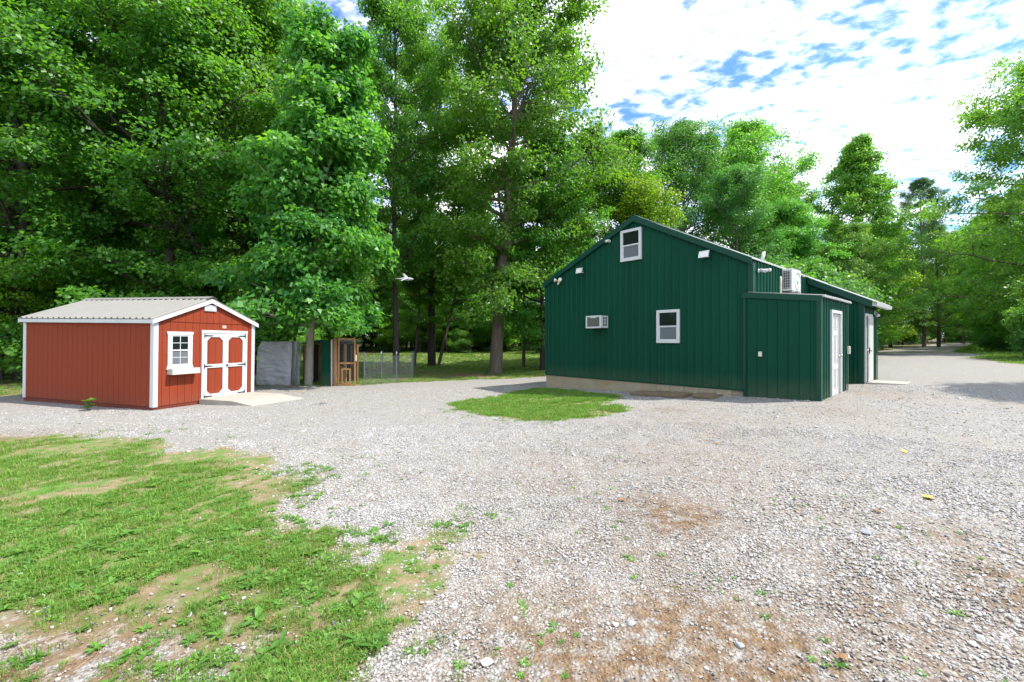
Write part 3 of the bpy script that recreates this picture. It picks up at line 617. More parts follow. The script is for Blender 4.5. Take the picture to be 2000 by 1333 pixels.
# main roof
gL = Vector((XL-.10-XA, 0, (zL-zA)*((XL-.10-XA)/(XL-XA)))); gR = Vector((XR+.05-XA, 0, (zR-zA)*((XR+.05-XA)/(XR-XA))))
roofing(barn, (XA, -.09, zA+.055), (0, 1, 0), LEN+.2, gL, M['roof_white']); roofing(barn, (XA, -.09, zA+.055), (0, 1, 0), LEN+.2, gR, M['roof_white'])
m = MB(); m.prism([(XA-.2, -.11, zA+.10-.2*.46), (XA, -.11, zA+.112), (XA+.2, -.11, zA+.10-.2*.54), (XA+.2, -.11, zA+.09-.2*.54), (XA, -.11, zA+.1), (XA-.2, -.11, zA+.09-.2*.46)], (0, LEN+.23, 0)); m.build('ridge_cap', M['green_trim'], barn)
MB().tube([(-1.78, 1.6, 3.6), (-1.71, 1.63, 4.04)], .045, 12).build('vent_pipe', M['pvc'], barn, True)
# foundation: parged to the left, bare blocks to the right
MB().box(XL+.015, -4.12, -.012, .029, -.75, ZF-.046).build('foundation_parging', M['parge'], barn)
MB().box(-4.119, -1.64, .012, .0295, -.45, ZF-.046).build('foundation_mortar', M['mortar'], barn)
bl = MB().box(0, .424, 0, .03, 0, .188).mesh('foundation_block', M['block'])
for row, (z0, off) in enumerate(((ZF-.236, 0), (ZF-.436, .21))):
    for k in range(6):
        x = -4.112+.436*k+off
        if x+.424 > -1.62: continue
        b = link('foundation_block', bl, barn); b.location = (x, -.0155-.001*(k % 2), z0); b.rotation_euler = (0, 0, random.uniform(-.003, .003))
MB().box(XL+.015, XL+.03, .03, LEN, -.75, ZF-.01).build('foundation_parging', M['parge'], barn)

# lean-to beside the gable
zT0, zT1 = 2.72, 2.52            # top of its front wall, inner and outer end
LX0, LD = -1.63, 2.62
lt = lambda x: zT0+(zT1-zT0)*(x-LX0)/(0-LX0)
MB().prism([(LX0+.02, -.015, -.12), (-.02, -.015, -.02), (-.02, -.015, zT1-.05), (LX0+.02, -.015, zT0-.05)], (0, .02, 0)).build('wall_frame', M['green_trim'], barn)
siding(barn, (LX0, -.04), (1, 0), (0, -1), -LX0, lambda s: .02+.07*s/1.63, lambda s: lt(LX0+s)-.02, M['green'], panel=PITCH*4)
siding(barn, (0, -.04), (0, 1), (1, 0), .88, lambda s: .09, lambda s: zT1-.02, M['green'], panel=PITCH*4, rib=.024)
siding(barn, (0, 1.90), (0, 1), (1, 0), LD-1.90, lambda s: .11, lambda s: zT1-.02, M['green'], panel=PITCH*4, rib=.024)
siding(barn, (0, .84), (0, 1), (1, 0), 1.06, lambda s: 2.27, lambda s: zT1-.02, M['green'], rib=.024)
siding(barn, (0, LD), (-1, 0), (0, 1), 1.45, lambda s: .1, lambda s: lt(-s)-.03, M['green'])
MB().box(-.06, -.03, .0, LD-.02, -.05, zT1-.06).build('wall_frame', M['green_trim'], barn)
MB().prism([(-.055, -.072, .06), (.036, -.072, .06), (.036, .05, .06), (.028, .05, .06), (.028, -.064, .06), (-.055, -.064, .06)], (0, 0, zT1-.10)).build('corner_trim', M['green_trim'], barn)
MB().box(.026, .034, LD-.07, LD+.02, .09, zT1-.04).build('corner_trim', M['green_trim'], barn)
MB().box(LX0-.01, LX0+.05, -.072, -.0645, .0, zT0-.1).build('corner_trim', M['green_trim'], barn)
MB().prism([(LX0-.03, -.085, zT0-.10), (.05, -.085, zT1-.11), (.05, -.085, zT1+.018), (LX0-.03, -.085, zT0+.03)], (0, .012, 0)).build('rake_trim', M['green_trim'], barn)
MB().prism([(LX0+.12, -.0865, zT0+.027), (.05, -.0865, zT1+.024), (.05, -.0865, zT1+.032), (LX0+.12, -.0865, zT0+.035)], (0, .10, 0)).build('flashing', M['roof_white'], barn)
roofing(barn, (XR+.03, -.06, zT0+.01), (0, 1, 0), LD+.12, (1.42+.10, 0, (zT1-zT0)*1.52/1.63), M['roof_white'], thick=.035)
MB().box(-.02, .028, -.03, .86, .055, .088).build('base_trim', M['green_trim'], barn)
MB().box(LX0, -.02, -.07, -.035, .0, .0185).build('base_trim', M['green_trim'], barn)
MB().box(-.02, .028, 1.92, LD, .075, .108).build('base_trim', M['green_trim'], barn)

# bump-out with the second door, roof running on from the main roof
B0, B1 = 4.72, 6.95
zb1 = 2.80
rl = lambda x: zR-.03+(zb1-zR)*(x-XR)/(0-XR)
siding(barn, (XR, B0), (1, 0), (0, -1), -XR, lambda s: .16, lambda s: rl(XR+s)-.02, M['green'])
siding(barn, (0, B0), (0, 1), (1, 0), .18, lambda s: .2, lambda s: zb1-.05, M['green'])
siding(barn, (0, 5.98), (0, 1), (1, 0), B1-5.98, lambda s: .2, lambda s: zb1-.05, M['green'])
siding(barn, (0, 4.90), (0, 1), (1, 0), 1.08, lambda s: 2.36, lambda s: zb1-.05, M['green'])
siding(barn, (0, B1), (-1, 0), (0, 1), -XR, lambda s: .16, lambda s: rl(-s)-.02, M['green'])
MB().box(XR+.03, -.03, B0+.02, B0+.06, .0, 2.72).build('wall_frame', M['green_trim'], barn)
MB().box(-.06, -.03, B0+.065, B1-.02, .0, 2.72).build('wall_frame', M['green_trim'], barn)
MB().prism([(-.10, B0-.032, .17), (.034, B0-.032, .17), (.034, B0+.08, .17), (.026, B0+.08, .17), (.026, B0-.024, .17), (-.10, B0-.024, .17)], (0, 0, zb1-.24)).build('corner_trim', M['green_trim'], barn)
MB().box(.026, .034, B1-.08, B1+.02, .19, zb1-.07).build('corner_trim', M['green_trim'], barn)
g2 = Vector((-XR+.25, 0, (zb1-zR)*(-XR+.25)/(-XR)))
roofing(barn, (XR+.052, B0-.10, zR+.01), (0, 1, 0), B1-B0+.45, g2, M['roof_white'], thick=.03)
p0 = Vector((XR+.03, B0-.115, zR)); p1 = Vector((.24, B0-.115, zR+g2.z*(1.69/1.7)))
MB().prism([p0-Vector((0, 0, .18)), p1-Vector((0, 0, .18)), p1+Vector((0, 0, .03)), p0+Vector((0, 0, .03))], (0, .012, 0)).build('rake_trim', M['green_trim'], barn)
m = MB(); zg = zR+g2.z
m.prism([(.23, B0-.10, zg-.02), (.23, B0-.10, zg-.12), (.34, B0-.10, zg-.12), (.36, B0-.10, zg-.01), (.35, B0-.10, zg-.01), (.335, B0-.10, zg-.112), (.24, B0-.10, zg-.112), (.24, B0-.10, zg-.02)], (0, B1-B0+.45, 0)); m.build('gutter', M['white_metal'], barn)

def window(parent, x0, x1, z0, z1, y, fw=.085):
    w = MB()
    w.box(x0, x1, y-.05, y+.03, z1-fw, z1).box(x0, x1, y-.055, y+.03, z0, z0+fw).box(x0, x0+fw, y-.05, y+.03, z0+fw+.001, z1-fw-.001).box(x1-fw, x1, y-.05, y+.03, z0+fw+.001, z1-fw-.001)
    wo = w.build('window', M['white'], parent, bevel=.006)
    zm = (z0+z1)/2
    MB().box(x0+fw+.001, x1-fw-.001, y-.03, y+.02, zm-.022, zm+.022).build('meeting_rail', M['white'], wo)
    m = MB(); m.box(x0+fw+.001, x0+fw+.02, y-.028, y+.02, z0+fw+.001, zm-.024).box(x1-fw-.02, x1-fw-.001, y-.028, y+.02, z0+fw+.001, zm-.024).box(x0+fw+.021, x1-fw-.021, y-.028, y+.02, z0+fw+.001, z0+fw+.028); m.build('sash', M['white'], wo)
    MB().box(x0+fw+.001, x1-fw-.001, y-.004, y+.012, zm+.023, z1-fw-.001).build('pane', M['glass'], wo)
    MB().box(x0+fw+.021, x1-fw-.021, y-.008, y+.004, z0+fw+.029, zm-.024).build('insect_screen', M['screen'], wo)
    MB().box((x0+x1)/2-.03, (x0+x1)/2+.03, y-.04, y-.0305, zm+.005, zm+.02).build('sash_lock', M['white'], wo)
    return wo
window(barn, -5.36, -4.61, 4.04, 5.04, -.022); window(barn, -4.09, -3.365, 1.44, 2.42, -.022)

def panel_door(parent, y0, y1, z0, z1, x, storm=False):
    f = MB(); t = .075
    f.box(x-.05, x+.045, y0, y0+t, z0, z1).box(x-.05, x+.045, y1-t, y1, z0, z1).box(x-.05, x+.045, y0+t, y1-t, z1-t, z1)
    d = MB().box(x-.05, x-.012, y0+t+.004, y1-t-.004, z0+.02, z1-t-.004).build('door', M['door'], parent)
    fo = f.build('door_frame', M['white'], d, bevel=.005)
    a, b = y0+t+.02, y1-t-.02; w = b-a
    for (q0, q1) in ((a+w*.12, a+w*.45), (a+w*.55, a+w*.88)):
        for (h0, h1) in ((.09, .33), (.40, .74), (.81, .95)):
            zz0, zz1 = z0+(z1-z0-t)*h0, z0+(z1-z0-t)*h1; p = MB()
            e = .03
            p.box(x-.012, x-.004, q0, q1, zz0, zz0+.018).box(x-.012, x-.004, q0, q1, zz1-.018, zz1).box(x-.012, x-.004, q0, q0+.018, zz0+.018, zz1-.018).box(x-.012, x-.004, q1-.018, q1, zz0+.018, zz1-.018)
            p.box(x-.012, x-.007, q0+e+.018, q1-e-.018, zz0+e+.018, zz1-e-.018); p.build('raised_panel', M['door'], d)
    hx = y0+t+.10 if storm else y1-t-.09
    k = MB().lathe((x-.012, hx, z0+1.0), (1, 0, 0), [(0, .03), (.008, .03), (.01, .011), (.05, .011), (.055, .026), (.075, .031), (.092, .022), (.096, .0)]); k.build('knob', M['chrome'], d, True)
    if not storm: MB().lathe((x-.012, hx, z0+1.18), (1, 0, 0), [(0, .026), (.012, .026), (.018, .0)]).build('deadbolt', M['chrome'], d, True)
    MB().box(x-.05, x+.07, y0+.01, y1-.01, z0-.03, z0+.019).build('threshold', M['tpost'], d)
    return d
d1 = panel_door(barn, .885, 1.895, .13, 2.265, .0)
d2 = panel_door(barn, 4.915, 5.975, .22, 2.35, .0, True)
m = MB(); m.box(.05, .075, 5.12, 5.90, .25, 2.27); sd = m.build('storm_door', M['door'], barn, bevel=.004)
MB().box(.076, .081, 5.15, 5.17, .3, 2.2).build('closer_slot', M['grille'], sd)
m = MB(); m.box(.0755, .10, 5.16, 5.20, 1.12, 1.30).box(.10, .13, 5.16, 5.31, 1.185, 1.21); m.build('lever_handle', M['black'], sd)
# small fittings on the walls
m = MB(); m.box(-1.275, -1.195, -.115, -.062, 1.11, 1.235); ob = m.build('outlet_box', M['white_metal'], barn, bevel=.008)
MB().box(-1.262, -1.208, -.122, -.1155, 1.125, 1.205).build('outlet_cover', M['beige_plastic'], ob)
m = MB(); m.box(.03, .085, LD-.12, LD-.02, 1.15, 1.36); ob = m.build('switch_box', M['beige_plastic'], barn, bevel=.008); MB().box(.0855, .092, LD-.10, LD-.04, 1.19, 1.32).build('switch_cover', M['white_metal'], ob)
MB().tube([(-1.43, 2.02, 2.78), (-1.40, 2.02, 2.80), (-1.40, 2.02, 3.28), (-1.41, 2.05, 3.33)], .028, 10).build('line_cover', M['beige_plastic'], barn, True)

def barn_pt(x, y, z): return barn.matrix_world @ Vector((x, y, z))
bpy.context.view_layer.update()
RZ = math.atan2(-.74859, .66304)
def barn_thing(name, x, y, z, label, cat, extra=0.0, group=None):
    p = Matrix.Rotation(RZ, 3, 'Z') @ Vector((x, y, 0)); e = empty(name, (BX+p.x, BY+p.y, z), (0, 0, RZ+extra)); return tag(e, label, cat, group)

# window air conditioner
ac = barn_thing('window_air_conditioner', -6.17, 0, 1.93, 'boxy white window air conditioner sticking out of the green gable wall', 'air conditioner')
w2, hh, dp = .305, .405, .43
MB().box(-w2, w2, -dp+.03, .02, 0, hh).build('case', M['white_metal'], ac, bevel=.008)
m = MB(); m.box(-w2-.004, w2+.004, -dp, -dp+.029, hh-.045, hh+.004).box(-w2-.004, w2+.004, -dp, -dp+.029, -.004, .045).box(-w2-.004, -w2+.05, -dp, -dp+.029, .046, hh-.046).box(w2-.05, w2+.004, -dp, -dp+.029, .046, hh-.046); m.box(-.11, .13, -dp-.004, -dp+.02, hh-.075, hh-.044); m.build('rear_frame', M['white'], ac, bevel=.006)
MB().box(-w2+.051, w2-.051, -dp+.012, -dp+.028, .046, hh-.046).build('coil_grille', M['grille_mesh'], ac)
for k in range(12): MB().box(-w2+.052, w2-.052, -dp+.007, -dp+.0115, .055+.0255*k, .061+.0255*k).build('grille_bar', M['grille'], ac)
for r_ in range(3):
    for c_ in range(2):
        MB().box(w2+.0005, w2+.004, -.30+c_*.13, -.22+c_*.13, .07+r_*.105, .15+r_*.105).build('side_louvre', M['grille'], ac)
# mini-split condenser on brackets
ms = barn_thing('heat_pump_condenser', -1.29, 2.58, 2.94, 'white outdoor condenser on wall brackets above the lean-to roof', 'air conditioner')
MB().box(-.135, .135, -.40, .40, 0, .63).build('case', M['white_metal'], ms, bevel=.018)
MB().box(-.10, .085, -.406, -.4005, .06, .57).build('coil_panel', M['grille'], ms)
for k in range(7): MB().box(-.10, .085, -.416, -.4065, .09+.073*k, .097+.073*k).build('guard_wire', M['white_metal'], ms)
for k in range(4): MB().box(-.085+.048*k, -.079+.048*k, -.422, -.4165, .06, .57).build('guard_wire', M['white_metal'], ms)
MB().lathe((.136, .06, .31), (1, 0, 0), [(0, .26), (.012, .26), (.016, .245), (.004, .24), (.004, .05), (.014, .05), (.016, .0)], 28).build('fan_grille', M['white_metal'], ms, True)
for yy in (-.28, .28):
    MB().box(-.16, .16, yy-.02, yy+.02, -.045, -.001).bar((-.155, yy, -.045), (-.155, yy, -.18), .04, .03, (0, 1, 0)).build('wall_bracket', M['white_metal'], ms)
MB().box(-.10, .10, -.39, -.34, -.04, -.001).build('foot', M['grille'], ms)

def flood(name, x, z, label, wd, ht, tilt, y=-.02, side=1):
    f = barn_thing(name, x, y, z, label, 'floodlight')
    MB().lathe((0, -.005, 0), (0, -1, 0), [(0, .055), (.03, .055), (.038, .04), (.04, 0)]).build('mount', M['grille'], f, True)
    MB().tube([(0, -.03, 0), (0, -.10, .0), (0, -.15, .03)], .014, 8).build('arm', M['black'], f, True)
    c, s_ = math.cos(tilt), math.sin(tilt)
    def P(a, b, h): return (a, -.15-b*c+h*s_, .03+b*s_*-1+h*c)
    m = MB(); m.prism([P(-wd/2, 0, -ht/2), P(wd/2, 0, -ht/2), P(wd/2, 0, ht/2), P(-wd/2, 0, ht/2)], Vector(P(0, .06, 0))-Vector(P(0, 0, 0))); h = m.build('lamp_head', M['white_metal'], f, bevel=.006)
    m = MB(); e = .015; m.prism([P(-wd/2+e, .061, -ht/2+e), P(wd/2-e, .061, -ht/2+e), P(wd/2-e, .061, ht/2-e), P(-wd/2+e, .061, ht/2-e)], Vector(P(0, .008, 0))-Vector(P(0, 0, 0))); m.build('lens', M['lamp_glass'], h)
    MB().box(.03, .10, -.09, -.06, -.06, -.035).build('sensor', M['beige_plastic'], f)
    return f
flood('floodlight', -2.60, 3.85, 'larger square floodlight under the right slope of the green gable', .27, .20, .35)
flood('floodlight', -6.95, 3.93, 'small pale square floodlight right of the twin-head lamp near the left eave', .25, .19, .25)
tw = barn_thing('twin_floodlight', -8.02, -.02, 3.70, 'beige twin-head motion light tucked under the left eave', 'floodlight')
MB().lathe((0, -.004, 0), (0, -1, 0), [(0, .06), (.04, .06), (.05, .045), (.052, 0)]).build('mount', M['beige_plastic'], tw, True)
for sgn in (-1, 1):
    h = MB().lathe((sgn*.04, -.055, .03), (sgn*.75, -.55, .12), [(0, .02), (.05, .025), (.06, .05), (.13, .07), (.135, .066)], 14).build('lamp_head', M['beige_plastic'], tw, True)
    MB().lathe(tuple(Vector((sgn*.04, -.055, .03))+Vector((sgn*.75, -.55, .12)).normalized()*.1355), (sgn*.75, -.55, .12), [(0, .06), (.005, .055), (.006, 0)], 14).build('lens', M['lamp_glass'], h, True)
MB().lathe((0, -.06, -.04), (0, -.4, -1), [(0, .03), (.05, .035), (.09, .03), (.1, 0)], 12).build('sensor', M['beige_plastic'], tw, True)
def camera_thing(x, y, z, label, ang, wallrot=0.0, twin=False):
    c = barn_thing('security_camera', x, y, z, label, 'camera', wallrot)
    MB().lathe((0, 0, 0), (0, -1, 0), [(0, .05), (.022, .05), (.03, .02), (.032, 0)]).build('base', M['white_metal'], c, True)
    MB().tube([(0, -.025, 0), (0, -.075, -.005)], .014, 8).build('arm', M['white_metal'], c, True)
    ax = Vector((math.sin(ang), -math.cos(ang), -.25)).normalized(); o = Vector((0, -.09, 0))-ax*.05
    b = MB().lathe(o, ax, [(0, .03), (.01, .042), (.16, .042), (.162, .036), (.15, .035), (.149, 0)], 16).build('body', M['white_metal'], c, True)
    MB().lathe(o+ax*.1495, ax, [(0, .034), (.006, .03), (.008, 0)], 14).build('lens', M['black'], b, True)
    if twin:
        for k in (1, 2): MB().lathe((0, -.1-.07*k, -.005), (0, -1, -.2), [(0, .03), (.01, .04), (.05, .04), (.06, .03), (.061, 0)], 12).build('lamp_head', M['white_metal'], c, True)
    return c
camera_thing(-5.80, -.022, 4.80, 'white bullet camera left of the upper gable window', -.5)
camera_thing(-1.41, .30, 3.32, 'white camera on the strip of side wall above the lean-to roof', -.2, math.pi/2, True)
sl_ = barn_thing('wall_lantern', .035, 6.35, 2.42, 'small white lamp beside the far door under the gutter', 'lamp', math.pi/2)
MB().box(-.05, .05, -.02, 0, -.07, .07).build('back_plate', M['white_metal'], sl_, bevel=.006)
MB().lathe((0, -.06, -.03), (0, -.3, -1), [(0, .03), (.03, .05), (.09, .065), (.1, .05), (.102, 0)], 14).build('shade', M['white_metal'], sl_, True)
MB().tube([(0, -.018, 0), (0, -.06, .01), (0, -.06, -.035)], .012, 8).build('arm', M['white_metal'], sl_, True)

# concrete step at the far door, boards by the foundation
def slab_on_ground(name, pts, top, thick, material, label, cat, bevel=.008):
    cx = sum(p[0] for p in pts)/len(pts); cy_ = sum(p[1] for p in pts)/len(pts); e = MB()
    e.prism([(p[0]-cx, p[1]-cy_, -thick) for p in pts], (0, 0, thick)); o = e.build(name, material, None, bevel=bevel); o.location = (cx, cy_, top); return tag(o, label, cat)
def bl2w(x, y): p = Matrix.Rotation(RZ, 3, 'Z') @ Vector((x, y, 0)); return (BX+p.x, BY+p.y)
slab_on_ground('door_step', [bl2w(.08, 4.85), bl2w(.95, 4.95), bl2w(.95, 6.05), bl2w(.08, 6.05)], T(*bl2w(.4, 5.4))+.035, .12, M['concrete'], 'low concrete step on the gravel at the far barn door', 'step')
for k, (x0, x1, y0, y1, lab) in enumerate(((-4.33, -3.84, -1.10, -.42, 'leftmost of the tan slabs laid on gravel by the foundation'), (-3.82, -3.32, -1.13, -.44, 'middle of the three touching tan slabs by the foundation'), (-3.30, -2.76, -1.16, -.43, 'right one of the three touching tan slabs by the foundation'), (-2.55, -2.02, -.98, -.40, 'single tan slab apart from the others, nearest the lean-to'))):
    c = bl2w((x0+x1)/2, (y0+y1)/2)
    o = slab_on_ground('paving_slab', [bl2w(x0, y0), bl2w(x1, y0), bl2w(x1, y1), bl2w(x0, y1)], T(*c)+.095, .09, M['paver'], lab, 'slab', .006); o['group'] = 'slabs by the barn foundation'
    o.rotation_euler = (random.uniform(-.012, .012), random.uniform(-.012, .012), 0)

# ------------------------------------------------------------------ red shed
SZ = -.23; SRZ = math.atan2(.96273, .27048)
shed = empty('shed', (-9.324, 11.173, SZ), (math.radians(1.0), 0, SRZ)); tag(shed, 'red wooden storage shed with white trim and grey metal roof', 'shed')
SW, SL = 3.05, 5.12
eH, rH = 2.30, 2.93; slope = (rH-eH)/(SW/2)
roofz = lambda x: eH+slope*(SW/2-abs(x-SW/2))
# frame behind the boards
MB().prism([(.03, .03, .0), (SW-.03, .03, .0), (SW-.03, .03, eH-.02), (SW/2, .03, rH-.03), (.03, .03, eH-.02)], (0, .05, 0)).build('wall_frame', M['red_dark'], shed)
MB().prism([(.03, SL-.08, .0), (SW-.03, SL-.08, .0), (SW-.03, SL-.08, eH-.02), (SW/2, SL-.08, rH-.03), (.03, SL-.08, eH-.02)], (0, .05, 0)).build('wall_frame', M['red_dark'], shed)
MB().box(.026, .06, .085, SL-.085, 0, eH-.02).build('wall_frame', M['red_dark'], shed); MB().box(SW-.06, SW-.026, .085, SL-.085, 0, eH-.02).build('wall_frame', M['red_dark'], shed)
BW = .2032
def boards(x0, x1, make):
    x = x0
    while x < x1-.02:
        b = min(x+BW, x1); make(x+.004, b-.004); x += BW
# front: lower field, upper field lapping over it
def front_low(a, b):
    if b < 1.30 or a > 2.74: MB().box(a, b, .0, .0295, .015, 2.26).build('siding_board', M['red'], shed)
    elif a >= 1.30 and b <= 2.74: MB().box(a, b, .0, .0295, 2.0, 2.26).build('siding_board', M['red'], shed)
    else: MB().box(a, b, .0, .0295, .015, 2.26).build('siding_board', M['red'], shed)
boards(0.0, SW, front_low)
def front_up(a, b):
    pts = [(a, -.014, 2.255), (b, -.014, 2.255), (b, -.014, roofz(b)-.012)]
    if a < SW/2 < b: pts.append((SW/2, -.014, rH-.012))
    pts.append((a, -.014, roofz(a)-.012)); MB().prism(pts, (0, .0435, 0)).build('siding_board', M['red'], shed)
boards(0.0, SW, front_up)
sb = MB().box(-.003, .025, .004, BW-.004, .015, eH-.02).mesh('siding_board', M['red'])
y = .03
while y < SL-.05:
    o = link('siding_board', sb, shed); o.location = (0, y, 0); o2 = link('siding_board', sb, shed); o2.location = (SW-.022, y, 0); y += BW
# trims
def corner(x, y, sx, sy):
    m = MB(); m.box(min(x, x+sx*.095), max(x, x+sx*.095), min(y-sy*.022, y-sy*.002), max(y-sy*.022, y-sy*.002), .0, eH-.03)
    m.box(min(x-sx*.022, x-sx*.0045), max(x-sx*.022, x-sx*.0045), min(y-sy*.022, y+sy*.10), max(y-sy*.022, y+sy*.10), .0, eH-.03); m.build('corner_trim', M['white_paint'], shed, bevel=.003)
corner(0, 0, 1, 1); corner(SW, 0, -1, 1); corner(0, SL, 1, -1); corner(SW, SL, -1, -1)
MB().box(-.004, SW+.004, .001, SL-.001, -.09, .0).build('floor_rim', M['red_dark'], shed)
for xx in (.25, 1.5, 2.8): MB().box(xx-.05, xx+.05, -.02, SL+.02, -.185, -.0905).build('skid', M['red_dark'], shed)
# roof
ov = .10; gs = Vector((SW/2+ov, 0, -slope*(SW/2+ov)))
for sgn in (-1, 1): roofing(shed, (SW/2, -.10, rH+.045), (0, 1, 0), SL+.2, (sgn*gs.x, 0, gs.z), M['roof_grey'], rib=.042, rw=1.5)
m = MB(); m.prism([(SW/2-.14, -.105, rH+.098-.14*slope), (SW/2, -.105, rH+.108), (SW/2+.14, -.105, rH+.098-.14*slope), (SW/2+.14, -.105, rH+.09-.14*slope), (SW/2, -.105, rH+.098), (SW/2-.14, -.105, rH+.09-.14*slope)], (0, SL+.21, 0)); m.build('ridge_cap', M['roof_grey'], shed)
for sgn in (-1, 1):
    xe = SW/2+sgn*(SW/2+ov); ze = rH-slope*(SW/2+ov)
    for yy in (-.095, SL+.07): MB().prism([(SW/2, yy, rH+.03), (xe, yy, ze+.03), (xe, yy, ze-.085), (SW/2, yy, rH-.09)], (0, .025, 0)).build('rake_board', M['white_paint'], shed, bevel=.003)
    MB().box(min(xe, xe-sgn*.024), max(xe, xe-sgn*.024), -.069, SL+.069, ze-.07, ze+.028).build('fascia', M['white_paint'], shed, bevel=.003)
    MB().box(min(xe-sgn*.025, SW/2+sgn*SW/2), max(xe-sgn*.025, SW/2+sgn*SW/2), -.06, SL+.06, ze-.045, ze-.03).build('soffit', M['white_paint'], shed)
# gable vent and plaque
m = MB(); m.box(1.33, 1.69, -.05, -.0145, 2.60, 2.785); v = m.build('gable_vent', M['white'], shed, bevel=.006)
for k in range(5): MB().box(1.36, 1.66, -.057, -.0505, 2.625+.03*k, 2.64+.03*k).build('louvre', M['white'], v)
m = MB(); m.box(1.925, 2.04, -.02, -.0005, 2.115, 2.195); pq = m.build('name_plate', M['plaque'], shed)
for k in range(2): MB().box(1.94, 2.025, -.0225, -.0205, 2.135+.025*k, 2.148+.025*k).build('print_band', M['plaque_red'], pq)
# window with box
x0, x1, z0, z1 = .305, 1.03, .965, 1.985
wf = MB(); wf.box(x0+.03, x0+.115, -.028, -.0005, z0+.1, z1-.09).box(x1-.115, x1-.03, -.028, -.0005, z0+.1, z1-.09).prism([(x0+.02, -.034, z1-.089), (x1-.02, -.034, z1-.089), (x1, -.034, z1), (x0, -.034, z1)], (0, .0335, 0)).prism([(x0, -.034, z0), (x1, -.034, z0), (x1-.02, -.034, z0+.099), (x0+.02, -.034, z0+.099)], (0, .0335, 0))
wo_ = wf.build('window', M['white_paint'], shed, bevel=.003)
a0, a1, b0, b1 = x0+.116, x1-.116, z0+.1, z1-.09
s = MB(); s.box(a0, a0+.035, -.022, -.001, b0, b1).box(a1-.035, a1, -.022, -.001, b0, b1).box(a0+.035, a1-.035, -.022, -.001, b1-.035, b1).box(a0+.035, a1-.035, -.022, -.001, b0, b0+.035); s.build('sash', M['white'], wo_)
zm = (b0+b1)/2; MB().box(a0+.0355, a1-.0355, -.024, -.001, zm-.018, zm+.018).build('meeting_rail', M['white'], wo_)
xm = (a0+a1)/2
for (p, q, gmat) in ((b0+.0355, zm-.0185, 'glass_grey'), (zm+.0185, b1-.0355, 'glass')):
    mid = (p+q)/2
    MB().box(xm-.008, xm+.008, -.018, -.009, p, q).build('muntin', M['white'], wo_); MB().box(a0+.036, a1-.036, -.0185, -.0095, mid-.008, mid+.008).build('muntin', M['white'], wo_)
    for (u0, u1) in ((a0+.036, xm-.0085), (xm+.0085, a1-.036)):
        for (w0, w1) in ((p, mid-.0085), (mid+.0085, q)): MB().box(u0, u1, -.008, -.001, w0, w1).build('pane', M[gmat], wo_)
m = MB(); m.box(.335, 1.10, -.20, -.18, .83, .985).box(.335, .355, -.179, -.0005, .83, .985).box(1.08, 1.10, -.179, -.0005, .83, .985).box(.356, 1.079, -.179, -.0005, .83, .85); m.build('window_box', M['box_paint'], shed, bevel=.003)
# double doors
dz0, dz1 = .055, 1.945
m = MB(); m.box(1.275, 1.345, -.03, -.0005, -.005, 1.955).box(2.715, 2.785, -.03, -.0005, -.005, 1.955).box(1.265, 2.795, -.034, -.0005, 1.956, 2.045); m.build('door_casing', M['white_paint'], shed, bevel=.003)
for side, (dx0, dx1) in enumerate(((1.35, 2.026), (2.034, 2.71))):
    bk = None
    d = MB().box(dx0, dx1, .0, .028, dz0, dz1).build('door', M['red'], shed)
    y0, y1 = -.024, -.0005; st = .085
    m = MB(); m.box(dx0, dx0+st, y0, y1, dz0, dz1); m.build('stile', M['white_paint'], d, bevel=.002)
    m = MB(); m.box(dx1-st, dx1, y0, y1, dz0, dz1); m.build('stile', M['white_paint'], d, bevel=.002)
    for (r0, r1) in ((dz1-.10, dz1), (.94, 1.045), (dz0, dz0+.115)): MB().box(dx0+st+.001, dx1-st-.001, y0, y1, r0, r1).build('rail', M['white_paint'], d, bevel=.002)
    c = .105
    for (cx, sx) in ((dx0+st+.001, 1), (dx1-st-.001, -1)):
        MB().prism([(cx, y0+.001, dz1-.101), (cx+sx*c, y0+.001, dz1-.101), (cx, y0+.001, dz1-.101-c)], (0, .022, 0)).build('corner_gusset', M['white_paint'], d)
        MB().prism([(cx, y0+.001, dz0+.116), (cx+sx*c, y0+.001, dz0+.116), (cx, y0+.001, dz0+.116+c)], (0, .022, 0)).build('corner_gusset', M['white_paint'], d)
    x = dx0+st+.07
    while x < dx1-st-.05:
        MB().box(x-.004, x+.004, -.004, -.0002, dz0+.12, dz1-.105).build('groove_strip', M['red_dark'], d); x += .2032
    hx = dx0-.012 if side == 0 else dx1+.012; sg = 1 if side == 0 else -1
    for hz in (dz1-.06, .995, dz0+.055):
        m = MB(); m.box(min(hx, hx+sg*.022), max(hx, hx+sg*.022), y0-.012, y0-.0005, hz-.075, hz+.075)
        m.prism([(hx+sg*.022, y0-.008, hz-.022), (hx+sg*.25, y0-.008, hz-.012), (hx+sg*.30, y0-.008, hz), (hx+sg*.25, y0-.008, hz+.012), (hx+sg*.022, y0-.008, hz+.022)], (0, .007, 0)); m.build('strap_hinge', M['black'], d)
    if side == 1:
        m = MB(); m.lathe((dx0+.045, y0-.0005, .995), (0, -1, 0), [(0, .03), (.01, .03), (.012, .012), (.04, .012), (.045, 0)], 12).box(dx0+.04, dx0+.15, y0-.05, y0-.035, .987, 1.003); m.build('handle', M['black'], d)
